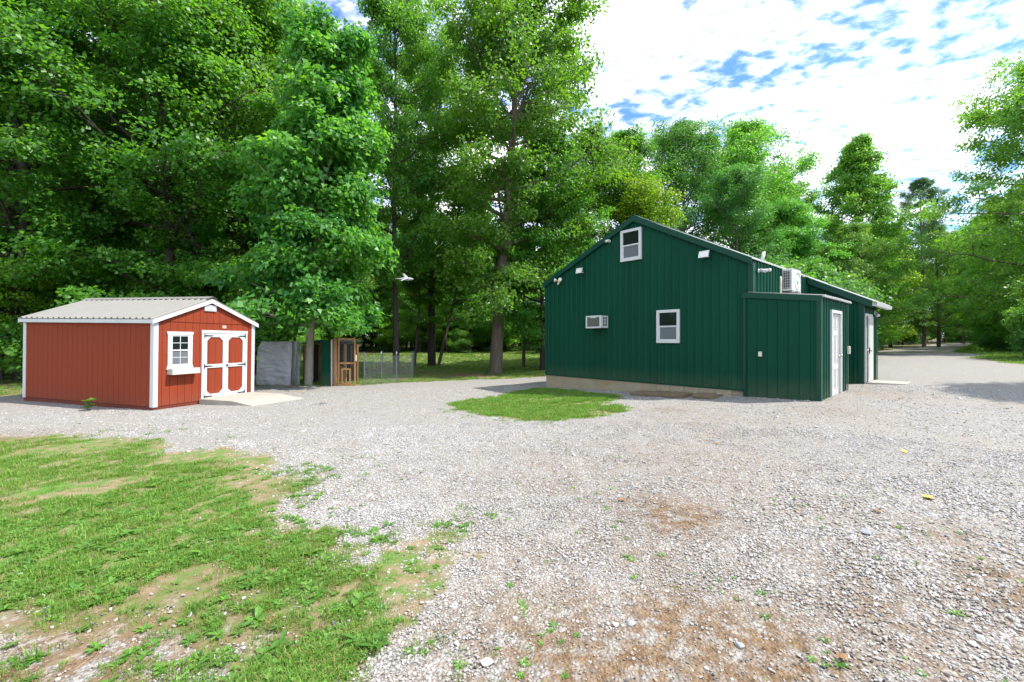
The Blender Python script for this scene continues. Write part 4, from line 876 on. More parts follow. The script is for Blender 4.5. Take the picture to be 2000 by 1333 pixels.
# concrete apron
ap = MB(); P0 = [(1.20, -.03), (2.97, -.03), (2.97, -2.08), (1.20, -1.95)]
def s2w(x, y): return (-9.324+x*.27048-y*.96273, 11.173+x*.96273+y*.27048)
cxy = s2w(2.05, -.95)
tz = [-.155, -.155, -.285, -.285]; pw = [s2w(*p) for p in P0]; n0 = len(ap.v)
mid = [s2w(1.20, -1.25), s2w(2.97, -1.25)]
V = [(*pw[0], -.158), (*pw[1], -.158), (*mid[1], -.175), (*mid[0], -.175), (*pw[2], T(*pw[2])+.012), (*pw[3], T(*pw[3])+.012)]
ap.v = [(a-cxy[0], b-cxy[1], c) for a, b, c in V]+[(a-cxy[0], b-cxy[1], -.55) for a, b, c in V]
ap.f = [(0, 3, 2, 1), (3, 5, 4, 2), (6, 7, 8, 9), (9, 8, 10, 11), (0, 6, 9, 3), (3, 9, 11, 5), (5, 11, 10, 4), (4, 10, 8, 2), (2, 8, 7, 1), (1, 7, 6, 0)]
o = ap.build('concrete_ramp', M['concrete'], None, bevel=.012); o.location = (cxy[0], cxy[1], 0); tag(o, 'poured concrete ramp in front of the red shed doors', 'ramp')
# blocks under the shed
gb = MB().box(-.2, .2, -.1, .1, -.2, 0).mesh('concrete_block', M['grey_block'])
for k, (x, y) in enumerate(((.25, .18), (.25, 2.0), (.25, 3.5), (.25, 4.85), (1.5, .2), (2.8, .2))):
    wx, wy = s2w(x, y); zt = SZ-.186+math.sin(math.radians(1))*y
    o = link('concrete_block', gb); o.location = (wx, wy, zt); o.rotation_euler = (math.radians(1), 0, SRZ+math.pi/2*(k % 2 == 0)*0)
    tag(o, ['grey concrete block under the near corner of the red shed', 'grey concrete block under the long red wall, second from the near corner', 'grey concrete block under the long red wall, third from the near corner', 'grey concrete block under the far left corner of the red shed', 'grey concrete block under the front wall, left of the ramp', 'grey concrete block under the front right corner of the red shed'][k], 'block', 'blocks under the red shed')

# ------------------------------------------------------------------ pen, tarp and fence behind the shed
def ground_empty(name, x, y, label, cat, rz=0.0, group=None): return tag(empty(name, (x, y, T(x, y)), (0, 0, rz)), label, cat, group)
# tarp draped over an upright frame
tp = ground_empty('tarp_cover', -9.62, 17.75, 'grey tarp draped over an upright frame beside the red shed', 'tarp', math.radians(-4))
nx_, nz_ = 60, 76; V = []; Fq = []
wN = .72
for side in range(2):
    for j in range(nz_):
        for i in range(nx_):
            u = i/(nx_-1); v = j/(nz_-1); xx = (u-.5)*2*wN*(1+.05*(1-v)*(1 if u < .5 else .1)); zz = v*1.80
            if u < .10 and v > .88: zz -= (v-.88)*2.2*(.10-u)*10*.9
            sg = -1 if side == 0 else 1
            w_ = .02*mnoise.noise(Vector((xx*2.2, zz*1.7, side*5)))-.035*abs(mnoise.noise(Vector((xx*1.6+zz*2.4, zz*1.1-xx*1.3, 3+side))))-.03*abs(mnoise.noise(Vector((xx*2.5, zz*6.0, 8+side))))+.02*math.sin((xx*3.0+zz*1.2)*2.3)*(1-v)
            V.append((xx, sg*(.24+.10*(1-v))+w_*1.4, zz))
for side in range(2):
    b = side*nx_*nz_
    for j in range(nz_-1):
        for i in range(nx_-1):
            q = (b+j*nx_+i, b+j*nx_+i+1, b+(j+1)*nx_+i+1, b+(j+1)*nx_+i); Fq.append(q if side == 0 else q[::-1])
h_ = nx_*nz_
for i in range(nx_-1): a = (nz_-1)*nx_+i; Fq.append((a, a+1, h_+a+1, h_+a))
for j in range(nz_-1):
    a = j*nx_; Fq.append((a+nx_, a, h_+a, h_+a+nx_)); a = j*nx_+nx_-1; Fq.append((a, a+nx_, h_+a+nx_, h_+a))
me = bpy.data.meshes.new('tarpaulin'); me.from_pydata(V, [], Fq); me.materials.append(M['tarp']); me.shade_smooth(); link('tarpaulin', me, tp)
for (x, y) in ((-.66, -.2), (.66, -.2), (-.66, .2), (.66, .2)): MB().bar((x, y, -.05), (x, y*.8, 1.7), .05, .05, (0, 1, 0)).build('frame_post', M['wood_post'], tp)
for k, (x, s) in enumerate(((-10.2, .09), (-9.85, .11), (-9.5, .10), (-9.2, .08), (-8.98, .10))):
    me = rock_mesh(70+k, 2); me.materials.clear(); me.materials.append(M['grey_block'] if k % 2 else M['block'])
    o = link('stone', me); o.scale = (s*1.4, s, s); o.location = (x, 17.33, T(x, 17.33)+s*.3); o.rotation_euler = (0, 0, k*1.3)
    tag(o, ['brownish stone at the left end of the tarp hem', 'grey stone, second from left along the tarp hem', 'buff stone at the middle of the tarp hem', 'grey stone, second from right along the tarp hem', 'stone at the right end of the tarp hem'][k], 'stone', 'stones along the tarp hem')
ld = ground_empty('ladder', -8.80, 17.62, 'pale green metal ladder standing against the side of the grey tarp', 'ladder', 0)
for sx in (-.07, .07): MB().bar((sx, -.02, -.02), (sx, .18, 1.75), .03, .05, (0, 1, 0)).build('rail', M['ladder'], ld)
for k in range(6): MB().bar((-.055, .02+.03*k, .22+.28*k), (.055, .02+.03*k, .22+.28*k), .03, .025).build('rung', M['ladder'], ld)
# dark shelter
sh_ = ground_empty('animal_shelter', -7.95, 19.0, 'dark low shelter behind the pale leaning trunk', 'shelter', 0)
for (x, y) in ((-.85, -.7), (.85, -.7), (-.85, .7), (.85, .7)): MB().bar((x, y, -.1), (x, y, 1.7), .09, .09, (0, 1, 0)).build('post', M['wood_post'], sh_)
MB().box(-.9, .9, .74, .78, .0, 1.7).build('back_wall', M['dark_sheet'], sh_); MB().box(-.94, -.90, -.7, .7, .0, 1.7).build('side_wall', M['dark_sheet'], sh_)
MB().prism([(-.98, -.8, 1.72), (.98, -.8, 1.72), (.98, .85, 1.86), (-.98, .85, 1.86)], (0, 0, .04)).build('roof', M['dark_sheet'], sh_)
MB().box(.15, .88, -.6, -.57, .18, .75).build('kick_board', M['tan_tarp'], sh_)
for k in range(5): MB().box(-.7+.32*k, -.67+.32*k, .70, .735, .05, 1.65).build('slat', M['wood_post'], sh_)
# green steel panel and posts
gp_ = ground_empty('steel_panel', -7.62, 17.62, 'upright dark green steel sheet left of the wooden gate', 'panel', 0)
siding(gp_, (-.20, 0), (1, 0), (0, -1), .42, lambda s: -.02, lambda s: 1.86, M['green'], name='sheet'); MB().box(-.20, .22, .006, .04, 0, 1.8).build('backing', M['wood_post'], gp_)
wp = ground_empty('gate_post', -7.24, 17.6, 'rough reddish timber post holding the wooden gate', 'post'); m = MB()
m.tube([(0, 0, -.1), (.01, 0, .6), (-.005, .01, 1.3), (.0, 0, 1.98)], [.095, .09, .085, .08], 10); m.build('timber', M['wood_post'], wp, True); MB().box(-.16, -.10, -.03, .03, -.05, 1.9).build('side_board', M['box_paint'], wp)
gt = ground_empty('wooden_gate', -6.78, 17.65, 'orange wood framed gate with wire mesh and a small pet door', 'gate', math.radians(4)); gt.scale = (.86, 1, .97)
for (a, b, c, d) in ((-.40, -.34, .04, 2.02), (.34, .40, .0, 2.08)): MB().box(a, b, -.025, .025, c, d).build('stile', M['wood'], gt, bevel=.004)
for (z0, z1) in ((.0, .07), (.92, .99), (1.95, 2.02)): MB().box(-.338, .338, -.022, .022, z0, z1).build('rail', M['wood'], gt, bevel=.004)
for (a, b, c, d) in ((-.24, -.17, .075, .74), (.12, .19, .075, .74), (-.168, .118, .67, .74), (-.168, .118, .075, .13)): MB().box(a, b, -.04, -.0225, c, d).build('pet_door_frame', M['wood'], gt, bevel=.003)
MB().box(.40, .455, -.05, .03, 1.05, 1.30).build('latch', M['beige_plastic'], gt, bevel=.004)
def wire_panel(parent, p0, p1, z0, z1, step=.052, w=.0028, name='wire_mesh'):
    p0 = Vector(p0); p1 = Vector(p1); L_ = (p1-p0).length; d = (p1-p0)/L_; nn = Vector((-d.y, d.x, 0)); m = MB(); k = 0
    s = 0.0
    while s <= L_:
        a = p0+d*s; m.prism([a+d*w+Vector((0, 0, z0)), a-d*w+Vector((0, 0, z0)), a+nn*w+Vector((0, 0, z0))], (0, 0, z1-z0)); s += step
    z = z0
    while z <= z1: m.prism([p0+Vector((0, 0, z-w)), p0+Vector((0, 0, z+w)), p0+nn*w+Vector((0, 0, z))], p1-p0); z += step
    return m.build(name, M['wire'], parent)
wire_panel(gt, (-.34, .012, 0), (.34, .012, 0), .08, 1.94, .085, .002)
fn = ground_empty('wire_fence', -6.2, 17.9, 'low galvanised wire mesh fence on steel posts right of the gate', 'fence')
fp = [(-6.15, 17.9), (-5.62, 18.5), (-5.18, 19.3), (-5.0, 21.5), (-5.6, 24.6), (-7.6, 25.2), (-11, 24.5)]
for k, (x, y) in enumerate(fp):
    z = T(x, y)-fn.location.z; o_ = Vector((x-fn.location.x, y-fn.location.y, z))
    m = MB(); m.box(o_.x-.02, o_.x+.02, o_.y-.004, o_.y+.004, z-.2, z+1.38).box(o_.x-.004, o_.x+.004, o_.y-.022, o_.y-.0045, z-.2, z+1.38); m.build('steel_post', M['tpost'], fn)
    MB().box(o_.x-.021, o_.x+.021, o_.y-.023, o_.y+.005, z+1.30, z+1.40).build('post_tip', M['white_metal'], fn) if k in (1, 2) else None
    if k+1 < len(fp):
        x2, y2 = fp[k+1]; z2 = T(x2, y2)-fn.location.z; wp_ = wire_panel(fn, (o_.x, o_.y, (z+z2)/2), (x2-fn.location.x, y2-fn.location.y, (z+z2)/2), .03, 1.22, .06 if k < 3 else .1, .0028 if k < 3 else .004)
        
# bird gliding past the trees
bd = empty('bird', (-3.02, 12.1, 3.25), (0, 0, math.radians(12))); bd.scale = (.85, .85, .85); tag(bd, 'pale grey bird gliding with raised wings before the trees', 'bird')
m = MB(); m.lathe((.30, 0, 0), (-1, 0, .0), [(0, .002), (.03, .012), (.06, .034), (.10, .040), (.15, .048), (.24, .055), (.34, .040), (.42, .022), (.52, .030), (.60, .036), (.605, 0)], 12)
for v_i, v_ in enumerate(m.v):
    if v_[0] < -.12: m.v[v_i] = (v_[0], v_[1]*1.5, v_[2]*.35)
def wing(m, sy, rise, sweep):
    b = len(m.v); n = 7
    for i in range(n):
        t = i/(n-1); yy = sy*(.03+.33*t); zz = .02+rise*t-.04*t*t; ch = .13*(1-.75*t**2.2)+.01; xc = .06-sweep*t
        for (f_, zo) in ((.5, .0), (.2, .012), (-.5, .0), (0, -.006)): m.v.append((xc+ch*f_, yy, zz+zo))
    for i in range(n-1):
        for k in range(4): a = b+i*4+k; c = b+i*4+(k+1) % 4; m.f.append((a, c, c+4, a+4))
    e = b+(n-1)*4; m.f.append((e, e+1, e+2, e+3))
wing(m, 1, .24, .12); wing(m, -1, -.10, .16)
m.build('body', M['bird'], bd, True)

# ------------------------------------------------------------------ trees
def tube_np(path, rad, n, V, Fl, off):
    """append a tube; returns vertex offset"""
    P = np.asarray(path, float); k = len(P); d = np.gradient(P, axis=0); d /= np.linalg.norm(d, axis=1)[:, None]+1e-9
    ref = np.array([1., 0, 0]) if abs(d[0][0]) < .8 else np.array([0, 1., 0])
    a = np.linspace(0, 2*math.pi, n, endpoint=False); ring = []
    for i in range(k):
        x = ref-d[i]*ref.dot(d[i]); x /= np.linalg.norm(x)+1e-9; y = np.cross(d[i], x); ref = x
        ring.append(P[i]+rad[i]*(np.cos(a)[:, None]*x+np.sin(a)[:, None]*y))
    V.append(np.concatenate(ring))
    i, j = np.meshgrid(np.arange(k-1), np.arange(n), indexing='ij'); j2 = (j+1) % n
    Fl.append((np.stack([i*n+j, i*n+j2, (i+1)*n+j2, (i+1)*n+j], -1).reshape(-1, 4)+off)); return off+k*n
LEAF = {  # outline in leaf plane (x across, y along), unit length
 'oval': np.array([(0, 0), (.30, .42), (0, 1), (-.30, .42)]),
 'wide': np.array([(0, 0), (.46, .42), (0, 1), (-.46, .42)]),
 'star': np.array([(0, 0), (.52, .22), (.30, .52), (.0, 1.0), (-.30, .52), (-.52, .22)]),
 'tulip': np.array([(0, 0), (.50, .20), (.36, .62), (.40, .98), (0, .82), (-.40, .98), (-.36, .62), (-.50, .20)]),
 'long': np.array([(0, 0), (.14, .4), (0, 1), (-.14, .4)]),
}
def leaves_mesh(name, pos, out, size, rng, shape, material, up=.7, droop=0.0, var=None):
    n = len(pos); L = LEAF[shape]; k = len(L)
    nrm = rng.normal(size=(n, 3))*.75+np.array([0, 0, up])+out*.35; nrm /= np.linalg.norm(nrm, axis=1)[:, None]+1e-9
    d = rng.normal(size=(n, 3))*.6+out*.8+np.array([0, 0, -.25-droop]); d -= nrm*(d*nrm).sum(1)[:, None]; d /= np.linalg.norm(d, axis=1)[:, None]+1e-9
    s = np.cross(nrm, d); sz_ = size*rng.uniform(.65, 1.25, n)
    V = pos[:, None, :]+sz_[:, None, None]*(L[None, :, 0:1]*s[:, None, :]+L[None, :, 1:2]*d[:, None, :]-.22*np.abs(L[None, :, 0:1])*nrm[:, None, :]*-1-.15*(L[None, :, 1:2]**2)*np.array([0, 0, 1.0]))
    V = V.reshape(-1, 3)
    if k == 4: Fq = np.arange(n*4).reshape(n, 4); 
    else: Fq = np.arange(n*k).reshape(n, k)
    me = np_mesh(name, V, Fq, material)
    lv = rng.random(n) if var is None else np.clip(var+rng.normal(0, .18, n), 0, 1)
    a = me.attributes.new('leafvar', 'FLOAT', 'POINT'); a.data.foreach_set('value', np.repeat(lv, k).astype(np.float32)); return me
def grow(seed, H, base, R, n_limb, n_sub, n_leaf, leaf, shape, lmat, bmat, r0=.25, profile='oval', wob=.25, lean=(0, 0), clump=.55, flat=.55, up=.7, elev=(.15, 1.0), fork=None, droop=0.0, flare=1.5, twist=1.0):
    """tapered trunk with limbs (one mesh) and a crown of leaves in clumps along the twigs (one mesh)"""
    rng = np.random.default_rng(seed); V = []; Fl = []; off = 0
    nseg = 16; t = np.linspace(0, 1, nseg); ph = rng.uniform(0, 6.28, 4)
    tx = wob*(np.sin(t*4+ph[0])-np.sin(ph[0])+.4*np.sin(t*9+ph[1])-.4*np.sin(ph[1]))*t+lean[0]*t**1.3; ty = wob*(np.sin(t*4+ph[2])-np.sin(ph[2])+.4*np.sin(t*9+ph[3]))*t+lean[1]*t**1.3
    path = np.stack([tx, ty, t*H*.97-.15], 1); rad = r0*(1-t)**.85+.02; rad[0] *= flare; rad[1] *= 1+.1*(flare-1)
    # extra ring near the foot for the root flare
    foot = path[0]+(path[1]-path[0])*.22; path = np.insert(path, 1, foot, 0); rad = np.insert(rad, 1, r0*1.08)
    off = tube_np(path, rad, 12, V, Fl, off)
    def trunk_at(z):
        return np.array([np.interp(z, path[:, 2], path[:, 0]), np.interp(z, path[:, 2], path[:, 1]), z]), np.interp(z, path[:, 2], rad)
    cpos, cout, cvar = [], [], []; ga = rng.uniform(0, 6.28)
    for i in range(n_limb):
        q = (i+.5*rng.random())/n_limb; z = base+(H-base)*q**.9*.985
        if profile == 'oval': pr = (math.sin(math.pi*min(1, .16+.84*q)**.85))**.7
        elif profile == 'cone': pr = (1-q)**.75*.95+.07
        elif profile == 'vase': pr = .45+.75*q-.75*max(0, q-.62)*1.6
        else: pr = .9-.35*q
        Ln = R*max(.12, pr)*rng.uniform(.72, 1.15); ga += 2.399*twist+rng.normal(0, .3)
        el = elev[0]+(elev[1]-elev[0])*q+rng.normal(0, .12); p0, rt = trunk_at(z); dd = np.array([math.cos(ga)*math.cos(el), math.sin(ga)*math.cos(el), math.sin(el)])
        ns = 6; pts = [p0]; cur = dd.copy()
        for s_ in range(1, ns+1):
            cur = cur+rng.normal(0, .13, 3)+np.array([0, 0, (.06 if q < .6 else .0)-droop*.12]); cur /= np.linalg.norm(cur); pts.append(pts[-1]+cur*Ln/ns)
        pts = np.array(pts); rr = np.linspace(min(rt*.55, .02+Ln*.022), .012, ns+1); off = tube_np(pts, rr, 6, V, Fl, off)
        lv = rng.random()
        for j in range(n_sub):
            f_ = .14+.86*(j+rng.random())/n_sub; idx_ = f_*ns; a_ = int(min(ns-1, idx_)); b0 = pts[a_]+(pts[a_+1]-pts[a_])*(idx_-a_)
            dv_ = pts[a_+1]-pts[a_]; dv_ /= np.linalg.norm(dv_); sv = np.cross(dv_, [0, 0, 1.]); sv /= np.linalg.norm(sv)+1e-9
            sd = dv_*rng.uniform(.3, .9)+sv*rng.choice([-1, 1])*rng.uniform(.4, 1.0)+np.array([0, 0, rng.uniform(-.25, .45)-droop*.3]); sd /= np.linalg.norm(sd); sl_n = Ln*.42*(1.15-f_*.6)*rng.uniform(.6, 1.2)+.25
            e0 = b0+sd*sl_n*.55+rng.normal(0, .05, 3); e1 = e0+sd*sl_n*.45+np.array([0, 0, -.08*sl_n])
            off = tube_np(np.array([b0, e0, e1]), [.016+.004*sl_n, .010, .005], 4, V, Fl, off)
            for e, wgt in ((e1, 1.0), (e0, .8)):
                cpos.append(e); o_ = e-np.array([p0[0], p0[1], e[2]-.2]); cout.append(o_/(np.linalg.norm(o_)+1e-6)); cvar.append(np.clip(.5*lv+.5*rng.random(), 0, 1))
    top, _ = trunk_at(H*.96)
    for k_ in range(5): cpos.append(top+rng.normal(0, .3, 3)+np.array([0, 0, -.4*k_])); cout.append(np.array([0, 0, 1.])); cvar.append(rng.random())
    cpos = np.array(cpos); cout = np.array(cout); cvar = np.array(cvar); nc = len(cpos)
    w = rng.uniform(.4, 1.5, nc); w /= w.sum(); ci = rng.choice(nc, n_leaf, p=w); g = rng.normal(size=(n_leaf, 3)); g /= np.linalg.norm(g, axis=1)[:, None]; g *= rng.random(n_leaf)[:, None]**.45
    cs = clump*rng.uniform(.65, 1.3, nc)[ci]; offv = g*cs[:, None]*np.array([1, 1, flat]); pos = cpos[ci]+offv; out = cout[ci]+offv*1.2
    pos[:, 2] = np.maximum(pos[:, 2], .25)
    tm = np_mesh('trunk', np.concatenate(V), np.concatenate(Fl), M[bmat], True)
    cm = leaves_mesh('crown', pos, out, leaf, rng, shape, M[lmat], up, droop, cvar[ci])
    return tm, cm
def tree(name, meshes, x, y, label, rz=0.0, sc=1.0, cat='tree', group=None, tilt=(0, 0), sx=None):
    e = empty(name, (x, y, T(x, y)), (tilt[0], tilt[1], rz)); e.scale = (sc, sc, sc) if sx is None else (sx, sx, sc); tag(e, label, cat, group)
    link('trunk', meshes[0], e); link('crown', meshes[1], e); return e

K = {}
K['poplar'] = grow(101, 14.0, 2.2, 2.95, 56, 9, 52000, .19, 'star', 'leaf_poplar', 'bark_pale', r0=.15, profile='col', wob=.12, lean=(.8, 0), clump=.62, flat=.7, elev=(-.1, .9), droop=.22)
K['gum'] = grow(102, 25.5, 4.0, 6.4, 56, 10, 112000, .165, 'wide', 'leaf_gum', 'bark', r0=.36, profile='oval', wob=.2, lean=(2.2, 0), clump=.85, flat=.65, elev=(-.1, .95), flare=1.75)
K['gum2'] = grow(103, 23.5, 4.5, 4.6, 46, 9, 62000, .165, 'wide', 'leaf_gum', 'bark_dark', r0=.24, profile='oval', wob=.25, clump=.75, flat=.6, elev=(.0, 1.0))
K['maple1'] = grow(104, 22.0, 2.8, 6.2, 52, 10, 70000, .165, 'wide', 'leaf_maple', 'bark_dark', r0=.28, profile='oval', wob=.35, clump=.9, flat=.42, up=1.0, elev=(-.1, .9))
K['maple2'] = grow(105, 19.0, 1.8, 5.4, 50, 10, 64000, .165, 'wide', 'leaf_maple', 'bark_dark', r0=.22, profile='oval', wob=.35, clump=.85, flat=.42, up=1.0, elev=(-.15, .85))
K['maple3'] = grow(106, 24.0, 6.0, 5.8, 48, 9, 68000, .16, 'wide', 'leaf_light', 'bark_dark', r0=.30, profile='vase', wob=.35, clump=.9, flat=.5, elev=(.1, 1.0))
K['oak1'] = grow(107, 20.5, 2.4, 6.0, 54, 10, 80000, .17, 'oval', 'leaf_dark', 'bark', r0=.26, profile='oval', wob=.35, clump=.72, flat=.8, elev=(-.05, 1.05))
K['oak2'] = grow(108, 18.0, 1.8, 5.6, 52, 10, 76000, .17, 'oval', 'leaf_light', 'bark', r0=.23, profile='oval', wob=.35, clump=.72, flat=.75, elev=(.0, 1.1))
K['cone'] = grow(109, 20.5, 2.0, 5.8, 62, 9, 62000, .18, 'wide', 'leaf_light', 'bark', r0=.2, profile='cone', wob=.15, clump=.65, flat=.75, elev=(-.05, .95))
K['ash'] = grow(110, 19.0, 1.2, 6.8, 52, 10, 80000, .19, 'oval', 'leaf_light', 'bark', r0=.26, profile='oval', wob=.3, clump=.85, flat=.55, elev=(-.15, .85), droop=.25)
K['yellow'] = grow(111, 11.0, 1.6, 3.6, 34, 9, 36000, .16, 'wide', 'leaf_yellow', 'bark', r0=.11, profile='vase', wob=.2, clump=.7, flat=.6, elev=(.2, 1.1))
K['pine'] = grow(112, 24.0, 12.0, 3.4, 26, 7, 26000, .26, 'long', 'leaf_pine', 'bark', r0=.22, profile='oval', wob=.2, clump=.5, flat=.6, elev=(.2, .9))
K['sapling'] = grow(113, 7.5, .9, 2.5, 26, 7, 19000, .155, 'wide', 'leaf_light', 'bark_dark', r0=.06, profile='oval', wob=.3, clump=.55, flat=.35, up=1.1, elev=(-.05, .7))
K['sapling2'] = grow(114, 6.0, .8, 2.3, 24, 7, 17000, .155, 'oval', 'leaf_yellow', 'bark_dark', r0=.05, profile='oval', wob=.3, clump=.55, flat=.4, up=1.1, elev=(.05, .9))
K['bush'] = grow(115, 3.2, .2, 2.1, 22, 7, 16000, .14, 'oval', 'leaf_light', 'bark', r0=.05, profile='oval', wob=.2, clump=.55, flat=.7, elev=(.1, 1.0))
K['bush_dark'] = grow(116, 4.2, .2, 2.5, 26, 8, 20000, .15, 'wide', 'leaf_dark', 'bark', r0=.06, profile='oval', wob=.2, clump=.6, flat=.6, elev=(.0, .9))
K['thin'] = grow(117, 14.0, 3.4, 2.4, 28, 6, 20000, .16, 'wide', 'leaf_maple', 'bark', r0=.11, profile='oval', wob=.25, clump=.65, flat=.45, elev=(.0, .8))
K['pale'] = grow(118, 13.0, 2.4, 2.5, 26, 6, 18000, .16, 'wide', 'leaf_maple', 'bark_pale', r0=.16, profile='oval', wob=.15, lean=(-.3, 0), clump=.6, flat=.4, elev=(.0, .8))

tree('poplar_tree', K['poplar'], -8.47, 17.9, 'leafy broadleaf tree on a pale leaning trunk right of the grey tarp', 0)
tree('sweetgum_tree', K['gum'], -1.0, 26.2, 'tallest tree, thick grey flared trunk on the grass left of the barn', 0.0)
tree('slender_tree', K['gum2'], -6.9, 25.6, 'slim dark trunk tree inside the wire fence, right of the poplar', 1.0, .98, sx=.76)
tree('twin_trunk_tree', K['maple3'], -6.35, 34.0, 'taller dark stem of the twin trunks in the back lawn', 2.1, 1.0)
tree('twin_trunk_tree', K['thin'], -5.85, 34.3, 'thinner dark stem leaning right beside the twin trunk', .4, 1.1, tilt=(0, .22))
tree('thin_tree', K['thin'], -7.6, 33.5, 'thin curved stem just left of the twin trunks', 2.9, .85, tilt=(0, -.10))
tree('thin_tree', K['thin'], .85, 31.3, 'thin tree on the lawn between the thick trunk and the barn', 1.9, .95)
tree('barn_side_tree', K['maple2'], 1.95, 27.6, 'tree with brown trunk standing right at the left edge of the barn', .7, .78, sx=.72)
tree('pale_tree', K['pale'], -29.2, 25.2, 'pale curved trunk at the far left behind the red shed', .2, 1.0)
tree('yellow_tree', K['yellow'], 9.2, 30.5, 'yellow-green young tree showing above the barn ridge', 1.2, .98)
tree('barn_back_tree', K['maple1'], 5.6, 31.5, 'bushy tree directly behind the left slope of the barn roof', 2.2, .78)
tree('oak_tree', K['oak1'], 14.6, 37.5, 'dark rounded oak behind the barn, left of the wispy crown', .3, .98)
tree('oak_tree', K['oak2'], 20.8, 39.5, 'loose wispy-topped tree behind the barn roof', 1.4, 1.16)
tree('oak_tree', K['oak1'], 17.5, 33.0, 'lower dark grey-green tree just over the barn roof', 3.0, .70)
tree('oak_tree', K['oak2'], 26.0, 42.0, 'mid-height tree between the wispy tree and the conical tree', 2.4, .98)
tree('oak_tree', K['maple2'], 23.0, 35.5, 'low bushy tree above the condenser, before the wispy tree', 4.4, .66)
tree('oak_tree', K['maple1'], 9.8, 37.0, 'broad tree filling the gap left of the dark oak', 5.2, .86)
tree('conical_tree', K['cone'], 33.5, 41.5, 'conical light green tree standing apart on the skyline', 0.5, 1.0)
tree('oak_tree', K['oak2'], 29.5, 38.0, 'low tree at the foot of the conical tree', .9, .62)
tree('pine_tree', K['pine'], 57.5, 60.0, 'distant feathery pine rising above the lane', .6, .98)
tree('oak_tree', K['oak2'], 40.0, 48.0, 'light green tree right of the conical tree above the lane', 3.6, .74)
tree('oak_tree', K['maple2'], 36.5, 45.5, 'bushy tree beside the lane under the conical tree', 5.6, .62)
tree('oak_tree', K['yellow'], 46.0, 53.5, 'yellowish tree overhanging the bend of the lane', 4.0, 1.15)
tree('oak_tree', K['oak1'], 47.5, 57.0, 'dark round tree left of the pine above the lane', 1.9, .78)
tree('oak_tree', K['maple1'], 55.0, 62.5, 'broad tree around the foot of the pine', 2.9, .80)
tree('oak_tree', K['oak2'], 63.5, 64.0, 'tree right of the pine where the wood rises', 3.9, .98)
tree('oak_tree', K['oak2'], 70.0, 63.5, 'tree behind the drooping tree on the right bank', 1.9, 1.05)
tree('oak_tree', K['maple2'], 57.0, 50.0, 'bushy tree low on the right bank of the lane', 1.2, .7)
# right-hand trees by the lane
tree('lane_tree', K['ash'], 46.0, 36.0, 'large drooping tree at the right edge over the lane', .4, 1.32, sx=1.28)
tree('lane_tree', K['ash'], 52.0, 43.5, 'broad tree behind the drooping tree at the right edge', 2.0, .85)
tree('lane_tree', K['oak2'], 61.0, 53.5, 'smaller tree on the right bank where the lane vanishes', 2.6, .85)
tree('shade_tree', K['thin'], 21.5, 9.2, 'thin tree right of the yard, casting broken shade on the gravel', 1.1, 1.0, sx=1.25)
for (x, y, k, s) in ((99, 87, 'maple2', .8), (105, 97, 'maple2', .9), (95, 93, 'maple1', .8), (88, 93, 'oak1', .8), (84, 80, 'oak1', .7), (96, 79, 'oak2', .9), (110, 90, 'maple1', 1.0), (78, 82, 'oak2', .8), (84, 72, 'maple2', .8), (72, 62, 'oak2', .8), (92, 88, 'bush_dark', 1.5), (96, 90, 'bush_dark', 1.6), (100, 92, 'bush', 1.8), (88, 87.5, 'bush', 1.5)):
    tree('lane_end_tree', K[k], x, y, 'tree closing off the far end of the lane', s*7, s, group='trees at the end of the lane')
for k, (x, y) in enumerate(((-37, 2), (-40, 9), (-43, 15), (-45, -4), (-38, -9), (-48, 5))):
    tree('edge_tree', K['maple1' if k % 2 else 'maple2'], x, y, 'tree of the wood edge past the left border, mirrored in the barn windows', k*1.7, .9, group='wood edge past the left border')
# wood to the left and behind, each tree its own
rr = random.Random(5)
def rz_(): return rr.uniform(0, 6.28)
left = [(-15.2, 24.2, 'maple1', .97), (-17.2, 21.5, 'maple2', 1.05), (-22.5, 19.8, 'maple2', .98), (-27, 22.5, 'maple1', 1.0), (-33, 19.5, 'maple2', 1.05), (-15, 28, 'maple3', 1.0), (-26.5, 30, 'maple3', 1.02), (-35, 28, 'maple1', 1.1), (-23, 36, 'maple1', 1.1), (-42, 33, 'maple2', 1.2), (-40, 24, 'maple3', .95)]
LL = ['tall dense tree right behind the poplar and grey tarp', 'tall tree whose dark trunk stands behind the shed ridge', 'tree with low layered boughs above the grey shed roof', 'tree with layered boughs above the left end of the shed', 'tall tree at the left edge of the picture']
for n_l, (x, y, k, s) in enumerate(left):
    tree('forest_tree', K[k], x, y, LL[n_l] if n_l < 5 else 'tall dense green tree in the second rank of the wood behind the red shed', rz_(), s*rr.uniform(.95, 1.05), group='trees of the wood behind the red shed')
for k in range(30):
    x = rr.uniform(-44, -9.5); y = rr.uniform(19.5, 38)
    if abs(x/y) > 1.35 or (x > -12 and y < 22): continue
    tree('understory_sapling', K[rr.choice(['sapling', 'sapling', 'sapling2', 'thin'])], x, y, 'slim shaded understory sapling in the wood behind the red shed', rz_(), rr.uniform(.7, 1.2), group='understory saplings in the left wood')
kinds = ['maple1', 'maple2', 'maple3', 'oak1', 'oak2', 'gum2']
def lane_d(x, y): 
    P = [(15, 20), (24, 24), (33, 38), (40, 43.3), (53.5, 55.5), (71, 71), (91, 84)]; best = 1e9
    for (a, b), (c, d) in zip(P[:-1], P[1:]):
        t = max(0, min(1, ((x-a)*(c-a)+(y-b)*(d-b))/((c-a)**2+(d-b)**2))); best = min(best, math.hypot(x-a-t*(c-a), y-b-t*(d-b)))
    return best
placed = []
